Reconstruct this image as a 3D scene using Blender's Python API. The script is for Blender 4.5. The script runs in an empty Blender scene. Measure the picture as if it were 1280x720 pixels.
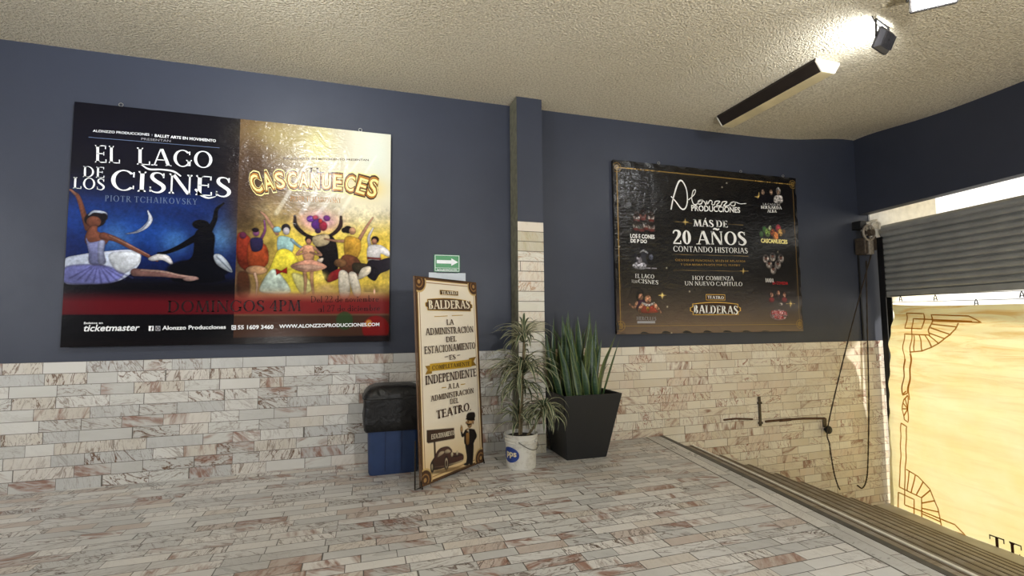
import bpy, bmesh, math, random
import numpy as np
from mathutils import Vector, Matrix
random.seed(7)
SC = bpy.context.scene
COL = SC.collection

# ------------------------------------------------------------------ camera, world, lights, exposure
FPX = 600.0
H = 1.5
YAW, PITCH, ROLL = math.radians(17.257), math.radians(4.121), math.radians(-0.489)
def cam_axes():
    cy, sy = math.cos(YAW), math.sin(YAW)
    r = np.array([cy, -sy, 0.]); f = np.array([sy, cy, 0.]); u = np.array([0, 0, 1.])
    cp, sp = math.cos(PITCH), math.sin(PITCH)
    f, u = f*cp+u*sp, u*cp-f*sp
    cr, sr = math.cos(ROLL), math.sin(ROLL)
    r, u = r*cr+u*sr, u*cr-r*sr
    return r, f, u
CR, CF, CU = cam_axes()
cam = bpy.data.cameras.new('camera')
cam.sensor_fit = 'HORIZONTAL'; cam.sensor_width = 36.0; cam.lens = FPX/1280*36.0
cam.clip_start = .05; cam.clip_end = 200
camo = bpy.data.objects.new('camera', cam); COL.objects.link(camo)
camo.matrix_world = Matrix(((CR[0], CU[0], -CF[0], 0), (CR[1], CU[1], -CF[1], 0), (CR[2], CU[2], -CF[2], H), (0, 0, 0, 1)))
SC.camera = camo

world = bpy.data.worlds.new('world'); SC.world = world; world.use_nodes = True
bg = world.node_tree.nodes['Background']
bg.inputs[0].default_value = (1.0, .97, .9, 1); bg.inputs[1].default_value = 1.2

sun = bpy.data.lights.new('sun', 'SUN'); sun.energy = 9.0; sun.angle = .02; sun.color = (1, .95, .85)
so = bpy.data.objects.new('sun', sun); COL.objects.link(so)
so.rotation_euler = Vector((-.90, .35, -.70)).to_track_quat('-Z', 'Y').to_euler()

def area(name, loc, direction, size, power, color, spread=math.pi, parent=None):
    l = bpy.data.lights.new(name, 'AREA'); l.shape = 'RECTANGLE'; l.size, l.size_y = size
    l.energy = power; l.color = color; l.spread = spread
    o = bpy.data.objects.new(name, l); COL.objects.link(o); o.location = loc
    o.rotation_euler = Vector(direction).to_track_quat('-Z', 'Y').to_euler()
    return o
COOL = (.93, .97, 1.0)
# ceiling floodlights, two in view and one above; the last drives added fill
P_A, P_B, P_C, P_D = 9, 40, 70, 330
def fill_point(loc, power, color, r=.18):  # added unseen point light that fills the room and ceiling
    l = bpy.data.lights.new('fill_light', 'POINT'); l.energy = power; l.color = color; l.shadow_soft_size = r
    o = bpy.data.objects.new('fill_light', l); COL.objects.link(o); o.location = loc
fill_point((-7.2, -.4, 2.4), P_D*1.25, (.97, .985, 1)); fill_point((2.0, -1.6, 2.5), P_D, (.97, .985, 1))

def ceiling_fill(loc, target, power, color):
    l = bpy.data.lights.new('ceiling_fill', 'SPOT'); l.energy = power; l.color = color; l.spot_size = math.radians(125); l.spot_blend = 1.0; l.shadow_soft_size = .12
    o = bpy.data.objects.new('ceiling_fill', l); COL.objects.link(o); o.location = loc
    o.rotation_euler = (Vector(target)-Vector(loc)).to_track_quat('-Z', 'Y').to_euler()
# two unseen spots added behind the camera to brighten the ceiling
ceiling_fill((-1.8, -1.2, .6), (-2.2, 1.6, 4.2), 340, (1, .97, .93)); ceiling_fill((2.6, -1.0, .6), (3.8, 1.8, 4.2), 400, (1, .96, .90))

SC.view_settings.view_transform = 'Standard'; SC.view_settings.look = 'None'
SC.view_settings.gamma = 1.0; SC.view_settings.exposure = 0.36
try: SC.view_settings.use_curve_mapping = False
except Exception: pass

# ------------------------------------------------------------------ measures
D = 5.575                      # back wall
HC = 4.208                     # ceiling
DADO = 1.169
AR = math.radians(7.5)         # the street side is not quite square to the back wall
DV = np.array([-math.sin(AR), -math.cos(AR), 0.]); NV = np.array([math.cos(AR), -math.sin(AR), 0.])
C0 = np.array([7.52, D, 0.])
def SP(off, s, z):             # point in the frame of the street wall
    p = C0+NV*off+DV*s; return (float(p[0]), float(p[1]), float(z))
def ray(x, y): return CR*(x-640)/FPX-CU*(y-360)/FPX+CF
EYE = np.array([0, 0, H])
def on_plane(px, py, O, n):
    d = ray(px, py); return EYE+d*(np.dot(np.array(O)-EYE, n)/np.dot(d, n))
def on_street(off, px, py):
    P = on_plane(px, py, C0+NV*off, NV); return float(np.dot(P-C0-NV*off, DV)), float(P[2])
ZS = -1.32                     # street level behind the steps
OFF_EDGE = 3.03-float(np.dot(C0, NV)); OFF_SEAM = 2.775-float(np.dot(C0, NV))

# ------------------------------------------------------------------ helpers
def lin(c):
    return tuple(((v/255)/12.92 if v/255 <= .04045 else ((v/255+.055)/1.055)**2.4) for v in c)
def lin4(c): return lin(c)+(1.0,)
class NT:
    def __init__(s, name):
        s.m = bpy.data.materials.new(name); s.m.use_nodes = True; s.t = s.m.node_tree
        s.b = s.t.nodes['Principled BSDF']; s.out = s.t.nodes['Material Output']
    def n(s, typ, **k):
        nd = s.t.nodes.new(typ)
        for a, b in k.items(): setattr(nd, a, b)
        return nd
    def put(s, sock, v):
        if isinstance(v, bpy.types.NodeSocket): s.t.links.new(v, sock)
        elif v is not None: sock.default_value = v
    def math(s, op, a, b=None, c=None):
        nd = s.n('ShaderNodeMath', operation=op); s.put(nd.inputs[0], a)
        if b is not None: s.put(nd.inputs[1], b)
        if c is not None: s.put(nd.inputs[2], c)
        return nd.outputs[0]
    def vmath(s, op, a, b=None):
        nd = s.n('ShaderNodeVectorMath', operation=op); s.put(nd.inputs[0], a)
        if b is not None: s.put(nd.inputs[1], b)
        return nd.outputs['Value' if op == 'DOT_PRODUCT' else 'Vector']
    def xyz(s, x, y, z=0.0):
        nd = s.n('ShaderNodeCombineXYZ')
        for i, v in enumerate((x, y, z)): s.put(nd.inputs[i], v)
        return nd.outputs[0]
    def noise(s, vec, scale, detail=3, rough=.5, dist=0., out='Fac'):
        nd = s.n('ShaderNodeTexNoise'); s.put(nd.inputs['Vector'], vec)
        nd.inputs['Scale'].default_value = scale; nd.inputs['Detail'].default_value = detail
        nd.inputs['Roughness'].default_value = rough; nd.inputs['Distortion'].default_value = dist
        return nd.outputs[out]
    def ramp(s, fac, stops, interp='LINEAR'):
        nd = s.n('ShaderNodeValToRGB'); s.put(nd.inputs[0], fac); cr = nd.color_ramp; cr.interpolation = interp
        while len(cr.elements) < len(stops): cr.elements.new(.5)
        for e, (p, c) in zip(cr.elements, stops):
            e.position = p; e.color = lin4(c) if len(c) == 3 else c
        return nd.outputs[0]
    def maprange(s, v, a, b, c=0., d=1.):
        nd = s.n('ShaderNodeMapRange'); s.put(nd.inputs[0], v)
        for i, q in enumerate((a, b, c, d)): nd.inputs[1+i].default_value = q
        return nd.outputs[0]
    def mix(s, fac, a, b, mode='MIX'):
        nd = s.n('ShaderNodeMix', data_type='RGBA', blend_type=mode); s.put(nd.inputs[0], fac)
        s.put(nd.inputs[6], a); s.put(nd.inputs[7], b); return nd.outputs[2]
    def white(s, vec, out='Value'):
        nd = s.n('ShaderNodeTexWhiteNoise', noise_dimensions='3D'); s.put(nd.inputs['Vector'], vec); return nd.outputs[out]
    def pos(s): return s.n('ShaderNodeNewGeometry').outputs['Position']
    def obj(s): return s.n('ShaderNodeTexCoord').outputs['Object']
    def bump(s, h, strength, dist):
        nd = s.n('ShaderNodeBump'); nd.inputs['Strength'].default_value = strength; nd.inputs['Distance'].default_value = dist
        s.put(nd.inputs['Height'], h); s.t.links.new(nd.outputs[0], s.b.inputs['Normal']); return nd
    def fin(s, color=None, rough=.5, metal=0., spec=None):
        s.put(s.b.inputs['Base Color'], color); s.put(s.b.inputs['Roughness'], rough); s.put(s.b.inputs['Metallic'], metal)
        if spec is not None: s.b.inputs['Specular IOR Level'].default_value = spec
        return s.m
def plain(name, c, rough=.5, metal=0., spec=None, var=.12, scale=9., bump=0.):
    k = NT(name); o = k.obj(); f = k.noise(o, scale, 4)
    a = lin4(c); d = tuple(v*(1-var) for v in a[:3])+(1,); e = tuple(min(1, v*(1+var)) for v in a[:3])+(1,)
    col = k.ramp(f, [(.3, d), (.7, e)])
    if bump: k.bump(k.noise(o, scale*6, 3), .4, bump)
    return k.fin(col, rough, metal, spec)
def emissive(name, c, s):
    k = NT(name); k.fin(lin4(c), .5); k.b.inputs['Emission Color'].default_value = lin4(c); k.b.inputs['Emission Strength'].default_value = s
    return k.m

class MB:
    def __init__(s): s.v = []; s.f = []; s.mi = []; s.cur = 0
    def add(s, vs, fs):
        o = len(s.v); s.v += [tuple(map(float, p)) for p in vs]; s.f += [tuple(i+o for i in f) for f in fs]; s.mi += [s.cur]*len(fs); return s
    def box(s, lo, hi):
        (x0, y0, z0), (x1, y1, z1) = lo, hi
        return s.add([(x0,y0,z0),(x1,y0,z0),(x1,y1,z0),(x0,y1,z0),(x0,y0,z1),(x1,y0,z1),(x1,y1,z1),(x0,y1,z1)],
            [(0,3,2,1),(4,5,6,7),(0,1,5,4),(1,2,6,5),(2,3,7,6),(3,0,4,7)])
    def hexa(s, b, t):         # bottom ring, top ring (any n)
        n = len(b)
        return s.add(list(b)+list(t), [tuple(range(n-1, -1, -1)), tuple(range(n, 2*n))]+[(i, (i+1) % n, n+(i+1) % n, n+i) for i in range(n)])
    def tube(s, pts, r, n=8, cap=True):
        pts = [np.array(p, float) for p in pts]; m = len(pts)
        rs = r if hasattr(r, '__len__') else [r]*m
        up = None; vs = []
        for i, p in enumerate(pts):
            t = pts[min(i+1, m-1)]-pts[max(i-1, 0)]; t = t/(np.linalg.norm(t)+1e-12)
            if up is None: up = np.array([0, 0, 1.]) if abs(t[2]) < .9 else np.array([1., 0, 0])
            a = np.cross(t, up); a /= np.linalg.norm(a)+1e-12; b = np.cross(a, t); up = b
            for k in range(n):
                w = 2*math.pi*k/n; vs.append(p+rs[i]*(a*math.cos(w)+b*math.sin(w)))
        fs = [(i*n+k, i*n+(k+1) % n, (i+1)*n+(k+1) % n, (i+1)*n+k) for i in range(m-1) for k in range(n)]
        if cap: fs += [tuple(range(n-1, -1, -1)), tuple((m-1)*n+k for k in range(n))]
        return s.add(vs, fs)
    def lathe(s, prof, c=(0, 0, 0), n=32, cap=False):
        vs = []; m = len(prof)
        for r, z in prof:
            for k in range(n):
                w = 2*math.pi*k/n; vs.append((c[0]+r*math.cos(w), c[1]+r*math.sin(w), c[2]+z))
        fs = [(i*n+k, i*n+(k+1) % n, (i+1)*n+(k+1) % n, (i+1)*n+k) for i in range(m-1) for k in range(n)]
        if cap: fs += [tuple(range(n-1, -1, -1)), tuple((m-1)*n+k for k in range(n))]
        return s.add(vs, fs)
    def grid(s, fn, nu, nv):
        vs = [fn(i/nu, j/nv) for j in range(nv+1) for i in range(nu+1)]
        return s.add(vs, [(j*(nu+1)+i, j*(nu+1)+i+1, (j+1)*(nu+1)+i+1, (j+1)*(nu+1)+i) for j in range(nv) for i in range(nu)])
    def build(s, name, mats, parent=None, smooth=False, bevel=0., loc=None, recalc=True, sharp=55):
        me = bpy.data.meshes.new(name); me.from_pydata(s.v, [], s.f)
        for m in (mats if isinstance(mats, (list, tuple)) else [mats]): me.materials.append(m)
        me.polygons.foreach_set('material_index', s.mi)
        if recalc:
            bm = bmesh.new(); bm.from_mesh(me); bmesh.ops.recalc_face_normals(bm, faces=bm.faces); bm.to_mesh(me); bm.free()
        if smooth: me.polygons.foreach_set('use_smooth', [True]*len(me.polygons)); me.set_sharp_from_angle(angle=math.radians(sharp))
        o = bpy.data.objects.new(name, me); COL.objects.link(o)
        if parent: o.parent = parent
        if loc: o.location = loc
        if bevel:
            b = o.modifiers.new('bevel', 'BEVEL'); b.width = bevel; b.segments = 2; b.limit_method = 'ANGLE'; b.angle_limit = math.radians(40)
        return o
def rbox(cx, cy, hx, hy, r, z, n=5):    # rounded rectangle ring
    out = []
    for qx, qy, a0 in ((1, 1, 0), (-1, 1, 90), (-1, -1, 180), (1, -1, 270)):
        for k in range(n+1):
            a = math.radians(a0+90*k/n); out.append((cx+qx*(hx-r)+r*math.cos(a), cy+qy*(hy-r)+r*math.sin(a), z))
    return out
def loft(mb, rings, cap0=True, cap1=True):
    n = len(rings[0]); vs = [p for r in rings for p in r]
    fs = [(i*n+k, i*n+(k+1) % n, (i+1)*n+(k+1) % n, (i+1)*n+k) for i in range(len(rings)-1) for k in range(n)]
    if cap0: fs.append(tuple(range(n-1, -1, -1)))
    if cap1: fs.append(tuple((len(rings)-1)*n+k for k in range(n)))
    return mb.add(vs, fs)
def empty(name, loc=(0, 0, 0), rot=(0, 0, 0)):
    o = bpy.data.objects.new(name, None); COL.objects.link(o); o.location = loc; o.rotation_euler = rot; o.empty_display_size = .1; return o
def tag(o, label, cat=None, group=None, kind=None):
    o['label'] = label
    if cat: o['category'] = cat
    if group: o['group'] = group
    if kind: o['kind'] = kind
    return o
def struct(o, label=None):
    o['kind'] = 'structure'
    if label: o['label'] = label
    return o

# ------------------------------------------------------------------ materials of the setting
POS = 'pos'
def tile_mat(name, uax, vax, L, h, stops, vein, seed, rough=.4, grout=(96, 90, 82), gw=.005, veinamt=1., v0=0., bump=.25, rust=.12):
    k = NT(name); p = k.pos()
    u = k.vmath('DOT_PRODUCT', p, tuple(uax)); v = k.math('SUBTRACT', k.vmath('DOT_PRODUCT', p, tuple(vax)), v0)
    rv = k.math('DIVIDE', v, h); row = k.math('FLOOR', rv)
    rr = k.white(k.xyz(row, seed, 3.3))
    uu = k.math('ADD', k.math('DIVIDE', u, L), k.math('MULTIPLY', rr, 9.0))
    wob = k.noise(k.xyz(k.math('MULTIPLY', uu, .8), k.math('MULTIPLY', row, 7.7), seed), 1.0, 0)
    uu = k.math('ADD', uu, k.math('MULTIPLY', wob, 1.1))
    col = k.math('FLOOR', uu); idv = k.xyz(row, col, seed)
    rc = k.white(idv, 'Color'); r1 = k.white(idv)
    sp = k.n('ShaderNodeSeparateColor'); k.put(sp.inputs[0], rc); r2, r3, r4 = sp.outputs
    fu = k.math('FRACT', uu); fv = k.math('FRACT', rv)
    du = k.math('MULTIPLY', k.math('MINIMUM', fu, k.math('SUBTRACT', 1., fu)), L)
    dv = k.math('MULTIPLY', k.math('MINIMUM', fv, k.math('SUBTRACT', 1., fv)), h)
    dmin = k.math('MINIMUM', du, dv)
    g = k.maprange(dmin, gw*.35, gw*.8, 1, 0)
    shift = k.vmath('SCALE', rc); shift.node.inputs['Scale'].default_value = 23.
    q = k.vmath('ADD', k.xyz(u, v, 0), shift)
    rot = k.n('ShaderNodeVectorRotate', rotation_type='Z_AXIS'); k.put(rot.inputs['Vector'], q)
    k.put(rot.inputs['Angle'], k.math('MULTIPLY', k.math('SUBTRACT', r2, .2), 2.6))
    st = k.vmath('MULTIPLY', rot.outputs[0], (1.0, 3.2, 1.))
    n1 = k.noise(st, 3.0, 4, .55, 1.0); n2 = k.noise(st, 6.5, 4, .6, .8); n3 = k.noise(st, 2.6, 3, .6, .6)
    a1 = k.math('ABSOLUTE', k.math('SUBTRACT', n1, .5)); vm = k.maprange(a1, .0, .026, 1, 0)
    a2 = k.math('ABSOLUTE', k.math('SUBTRACT', n2, .48)); vm2 = k.maprange(a2, .0, .022, 1, 0)
    amt = k.math('MULTIPLY', k.math('POWER', r3, 1.6), veinamt)
    base = k.ramp(r1, stops, 'CONSTANT')
    base = k.mix(k.math('MULTIPLY', k.maprange(n3, .35, .75), .35), base, lin4((212, 211, 208)))
    c = k.mix(k.math('MULTIPLY', vm, amt), base, lin4(vein))
    c = k.mix(k.math('MULTIPLY', vm2, k.math('MULTIPLY', amt, .6)), c, lin4((112, 98, 86)))
    rm = k.math('MULTIPLY', k.math('LESS_THAN', r4, rust), k.math('MULTIPLY', k.maprange(n3, .46, .6), k.maprange(n2, .36, .56, .25, 1)))
    c = k.mix(k.math('MULTIPLY', rm, .85), c, lin4((132, 86, 64)))
    big = k.noise(k.xyz(u, v, seed), .9, 4, .6)
    c = k.mix(k.maprange(big, .45, .75, 0, .22), c, lin4((120, 108, 92)))
    c = k.mix(g, c, lin4(grout))
    k.bump(k.math('SUBTRACT', k.math('MULTIPLY', n3, .08), g), bump, .006)
    return k.fin(c, k.maprange(n3, .3, .7, rough-.06, rough+.1), 0., .4)
GREYS = [(0, (200, 199, 193)), (.2, (190, 189, 184)), (.4, (208, 206, 200)), (.6, (185, 185, 182)), (.76, (200, 193, 181)), (.9, (207, 201, 192))]
CREAMS = [(0, (216, 205, 187)), (.25, (222, 213, 196)), (.5, (210, 198, 178)), (.72, (225, 218, 204)), (.9, (214, 198, 180))]
m_dado = tile_mat('marble wall tiles', (1, 0, 0), (0, 0, 1), .34, .1065, GREYS, (104, 76, 56), 1.7, .34, v0=DADO, veinamt=1.25, rust=.2, gw=.0042)
m_dado_warm = tile_mat('cream marble wall tiles', (1, 0, 0), (0, 0, 1), .34, .1065, CREAMS, (140, 80, 62), 5.1, .4, grout=(112, 96, 78), v0=DADO, veinamt=1.1, rust=.16, gw=.0042)
m_floor = tile_mat('marble floor tiles', (1, 0, 0), (0, 1, 0), .33, .106, [(0, (194, 193, 190)), (.2, (204, 203, 200)), (.42, (184, 184, 182)), (.62, (212, 209, 204)), (.84, (200, 192, 182)), (.95, (184, 170, 160))], (92, 74, 64), 2.9, .32, rust=.24, veinamt=1.2, gw=.0052, grout=(84, 80, 74))
m_band = tile_mat('large marble border tiles', tuple(DV), tuple(NV), .6, .4, GREYS[:4], (120, 110, 100), 4.2, .3, v0=2.5, veinamt=.5, rust=.02)
m_pil = tile_mat('pale pillar tiles', (1, 0, 0), (0, 0, 1), 3.0, .118, [(0, (214, 210, 198)), (.4, (222, 218, 206)), (.65, (186, 178, 152)), (.8, (216, 206, 190))], (168, 120, 70), 8.4, .3, v0=2.69, veinamt=.9, rust=.1, gw=.007)
m_step = tile_mat('brown stone steps', tuple(DV), (0, 0, 1), .9, .6, [(0, (134, 121, 101)), (.4, (146, 132, 110)), (.7, (124, 111, 92))], (104, 84, 62), 6.6, .5, v0=-3.0, veinamt=.6, rust=.0)
def paint(name, c, seed=0.):
    k = NT(name); p = k.pos(); q = k.vmath('ADD', p, (seed, 0, 0))
    n = k.noise(q, .8, 5, .6); f = k.noise(q, 18, 4)
    a = lin4(c); b = tuple(v*.84 for v in a[:3])+(1,)
    colr = k.mix(k.maprange(n, .35, .7), a, b)
    k.bump(k.math('ADD', f, k.noise(q, 120, 2)), .25, .004)
    return k.fin(colr, k.maprange(n, .3, .7, .42, .55), 0., .4)
m_blue = paint('slate blue wall paint', (54, 59, 73))
m_blue_dark = paint('street wall blue paint', (52, 56, 68), 4.)
m_rawstone = plain('unpainted pillar stone', (112, 110, 92), .8, var=.3, scale=14, bump=.004)
def ceil_mat():
    k = NT('rough stucco ceiling'); p = k.pos()
    n = k.noise(p, 48, 2, .65, .0); v = k.n('ShaderNodeTexVoronoi'); k.put(v.inputs['Vector'], p); v.inputs['Scale'].default_value = 55
    hgt = k.math('ADD', k.maprange(n, .35, .7), k.math('MULTIPLY', v.outputs['Distance'], .6))
    big = k.noise(p, .5, 4, .6)
    c = k.ramp(big, [(.3, (232, 222, 198)), (.7, (240, 232, 212))])
    c = k.mix(k.maprange(n, .36, .6, .5, 0), c, lin4((150, 134, 102)))
    k.bump(hgt, .9, .022)
    return k.fin(c, .9, 0., .2)
m_ceil = ceil_mat()

# ------------------------------------------------------------------ room shell
def ceil_z(x, y):
    d = math.hypot(x-7.45, y-D); return HC+.14*math.exp(-(d/.95)**2)+.035*math.exp(-(d/2.4)**2)
b = MB(); b.grid(lambda i, j: (-8+17.0*i, -6+(D+6.0)*j, ceil_z(-8+17.0*i, -6+(D+6.0)*j)), 90, 60)
b.grid(lambda i, j: (-8+17.0*i, -6+(D+6.0)*j, HC+.4), 1, 1)
struct(b.build('ceiling', m_ceil, smooth=True, recalc=False), 'cream stucco ceiling')
b = MB(); b.box((-8.2, D, ZS-.2), (9.0, D+.25, HC+.5)); struct(b.build('wall_back', m_blue), 'slate blue painted back wall')
b = MB(); b.box((-8.0, D-.014, -.05), (1.9, D, DADO)); b.cur = 1; b.box((1.9, D-.014, ZS-.1), (8.9, D, DADO))
struct(b.build('trim_1', [m_dado, m_dado_warm]), 'marble tiled lower part of the back wall')
b = MB(); b.box((-8.2, -6.2, -.05), (-8.0, D, HC+.3)); struct(b.build('wall_left', m_blue), 'blue wall out of view on the left')
b = MB(); b.box((-8.2, -6.2, ZS-.2), (9, -6.0, HC+.3)); struct(b.build('wall_front', m_blue), 'blue wall behind the camera')
# street wall above the shutter
def sprism(b, o0, o1, s0, s1, z0, z1):
    b.hexa([SP(o0, s0, z0), SP(o1, s0, z0), SP(o1, s1, z0), SP(o0, s1, z0)], [SP(o0, s0, z1), SP(o1, s0, z1), SP(o1, s1, z1), SP(o0, s1, z1)]); return b
b = MB(); sprism(b, 0, .16, -.3, 11.4, 3.165, HC+.42); struct(b.build('wall_right', m_blue_dark), 'dark blue wall above the roller shutter')
b = MB(); sprism(b, 0, .3, 7.6, 11.6, ZS, 3.165); struct(b.build('wall_right_pier', m_blue_dark), 'blue pier beyond the street opening')
b = MB(); b.box((7.74, D-.02, 2.7), (9.3, D, HC+.4)); b.box((7.93, D-.02, ZS), (9.3, D, 2.7))
struct(b.build('trim_3', plain('white outside plaster', (232, 230, 222), .8)), 'white plaster of the outside reveal beside the shutter')
b = MB(); sprism(b, 1.2, 4.1, -3, 12.6, 4.35, 4.5); struct(b.build('sun_block', plain('pale sun blocker', (214, 210, 202), .8)), 'slab added outside to keep the sun off the gaps around the shutter')  # added out of view to block sun above the tarpaulin
def s_start0(off): return -(NV[1]*off)/DV[1]
# floor slab and its border
def at_off(off, y):            # x where the line (off) crosses y
    k = (y-C0[1]-NV[1]*off)/DV[1]; return C0[0]+NV[0]*off+DV[0]*k
b = MB(); xs0, xs1 = at_off(OFF_SEAM, D+.02), at_off(OFF_SEAM, -6)
b.hexa([(-8, -6, -.3), (xs1, -6, -.3), (xs0, D+.02, -.3), (-8, D+.02, -.3)], [(-8, -6, 0), (xs1, -6, 0), (xs0, D+.02, 0), (-8, D+.02, 0)])
struct(b.build('floor', m_floor), 'marble tiled floor in grey, cream and rust')
b = MB(); xe0, xe1 = at_off(OFF_EDGE, D+.02), at_off(OFF_EDGE, -6)
b.hexa([(xs1, -6, ZS), (xe1, -6, ZS), (xe0, D+.02, ZS), (xs0, D+.02, ZS)], [(xs1, -6, 0), (xe1, -6, 0), (xe0, D+.02, 0), (xs0, D+.02, 0)])
struct(b.build('trim_2', m_band), 'border of large grey marble tiles along the top of the steps')
b = MB(); sprism(b, OFF_SEAM-.006, OFF_SEAM+.006, s_start0(OFF_SEAM), 9.8, -.02, .0012); struct(b.build('trim_5', plain('dark joint', (92, 88, 82), .8)), 'dark joint between floor tiles and border')
# steps down to the street
m_metal = plain('worn steel strip', (232, 230, 222), .35, .1, var=.12, scale=20)
m_dark_step = plain('dark worn edge strip', (74, 70, 64), .5, var=.3, scale=15)
m_groove = plain('dark groove strip', (110, 97, 79), .7, var=.25)
stair = struct(empty('staircase', SP(OFF_EDGE, 2, ZS)), 'brown stone steps going down to the street'); inv = Vector(SP(OFF_EDGE, 2, ZS))
NST, TR, RR = 8, .46, .165
def sbox(b, o0, o1, s0, s1, z0, z1):
    q = [SP(o0, s0, z0), SP(o1, s0, z0), SP(o1, s1, z0), SP(o0, s1, z0)]; t = [SP(o0, s0, z1), SP(o1, s0, z1), SP(o1, s1, z1), SP(o0, s1, z1)]
    f = lambda L: [tuple(Vector(p)-inv) for p in L]
    b.hexa(f(q), f(t))
def s_start(off): return -(NV[1]*off)/DV[1]      # s where the line meets the back wall
for i in range(1, NST+1):
    o0, o1, z = OFF_EDGE+(i-1)*TR, OFF_EDGE+i*TR, -i*RR
    s0 = s_start(o1)-.0
    b = MB(); sbox(b, o0, o1, s0-.0, 9.5, ZS-.1, z)
    st = b.build('step', m_step, stair)
    g = MB()
    for q in (.025, .11, .2): sbox(g, o1-q-.022, o1-q, s0, 9.5, z, z+.004)
    g.build('grip_strip', m_groove, st)
    if i == 1:
        g = MB(); sbox(g, o1-.024, o1+.006, s0, 9.5, z-.016, z+.012); g.build('nosing', m_metal, st)
g = MB(); sbox(g, OFF_EDGE-.045, OFF_EDGE+.008, s_start(OFF_EDGE), 9.5, -.045, .004); g.build('edge_strip', m_dark_step, stair)
m_street = plain('grey street paving', (176, 170, 158), .8, var=.15, scale=3)
b = MB(); sprism(b, OFF_EDGE+NST*TR, 14, -14, 20, ZS-.3, ZS-.001)
struct(b.build('ground', m_street), 'street paving beyond the steps')
# pilaster on the back wall
b = MB()
PX0, PX1, PY = 1.722, 2.045, 5.308
b.add([(PX0, PY, 2.69), (PX1, PY, 2.69), (PX1, PY, HC+.1), (PX0, PY, HC+.1)], [(0, 1, 2, 3)])
b.add([(PX1, PY, -.02), (PX1, D+.02, -.02), (PX1, D+.02, HC+.1), (PX1, PY, HC+.1)], [(0, 1, 2, 3)])
b.cur = 1; b.add([(PX0, PY-.008, -.02), (PX1, PY-.008, -.02), (PX1, PY-.008, 2.69), (PX0, PY-.008, 2.69), (PX0, PY, 2.69), (PX1, PY, 2.69)], [(0, 1, 2, 3), (3, 2, 5, 4)])
b.cur = 2; b.add([(PX0, PY-.008, -.02), (PX0, D+.02, -.02), (PX0, D+.02, HC+.1), (PX0, PY-.008, HC+.1)], [(0, 1, 2, 3)])
struct(b.build('wall_pilaster', [m_blue, m_pil, m_rawstone]), 'narrow pillar, blue above and pale marble below')
# ------------------------------------------------------------------ lettering
def _cr(pts, n=8):
    P = [np.array(p, float) for p in pts]; P = [2*P[0]-P[1]]+P+[2*P[-1]-P[-2]]; out = []
    for i in range(1, len(P)-2):
        for k in range(n):
            t = k/n; a, b_, c, d = P[i-1], P[i], P[i+1], P[i+2]
            out.append(.5*((2*b_)+(-a+c)*t+(2*a-5*b_+4*c-d)*t*t+(-a+3*b_-3*c+d)*t**3))
    out.append(P[-2]); return out
def ribbon(pts, ws):           # list of quads along a polyline, widths interpolated
    P = [np.array(p, float) for p in pts]; m = len(P); W = np.interp(np.linspace(0, 1, m), np.linspace(0, 1, len(ws)), ws)
    Lp, Rp = [], []
    for i in range(m):
        t = P[min(i+1, m-1)]-P[max(i-1, 0)]; t = t/(np.hypot(*t)+1e-12); nn = np.array([-t[1], t[0]])
        Lp.append(P[i]+nn*W[i]/2); Rp.append(P[i]-nn*W[i]/2)
    return [[Rp[i], Rp[i+1], Lp[i+1], Lp[i]] for i in range(m-1)]
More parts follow.
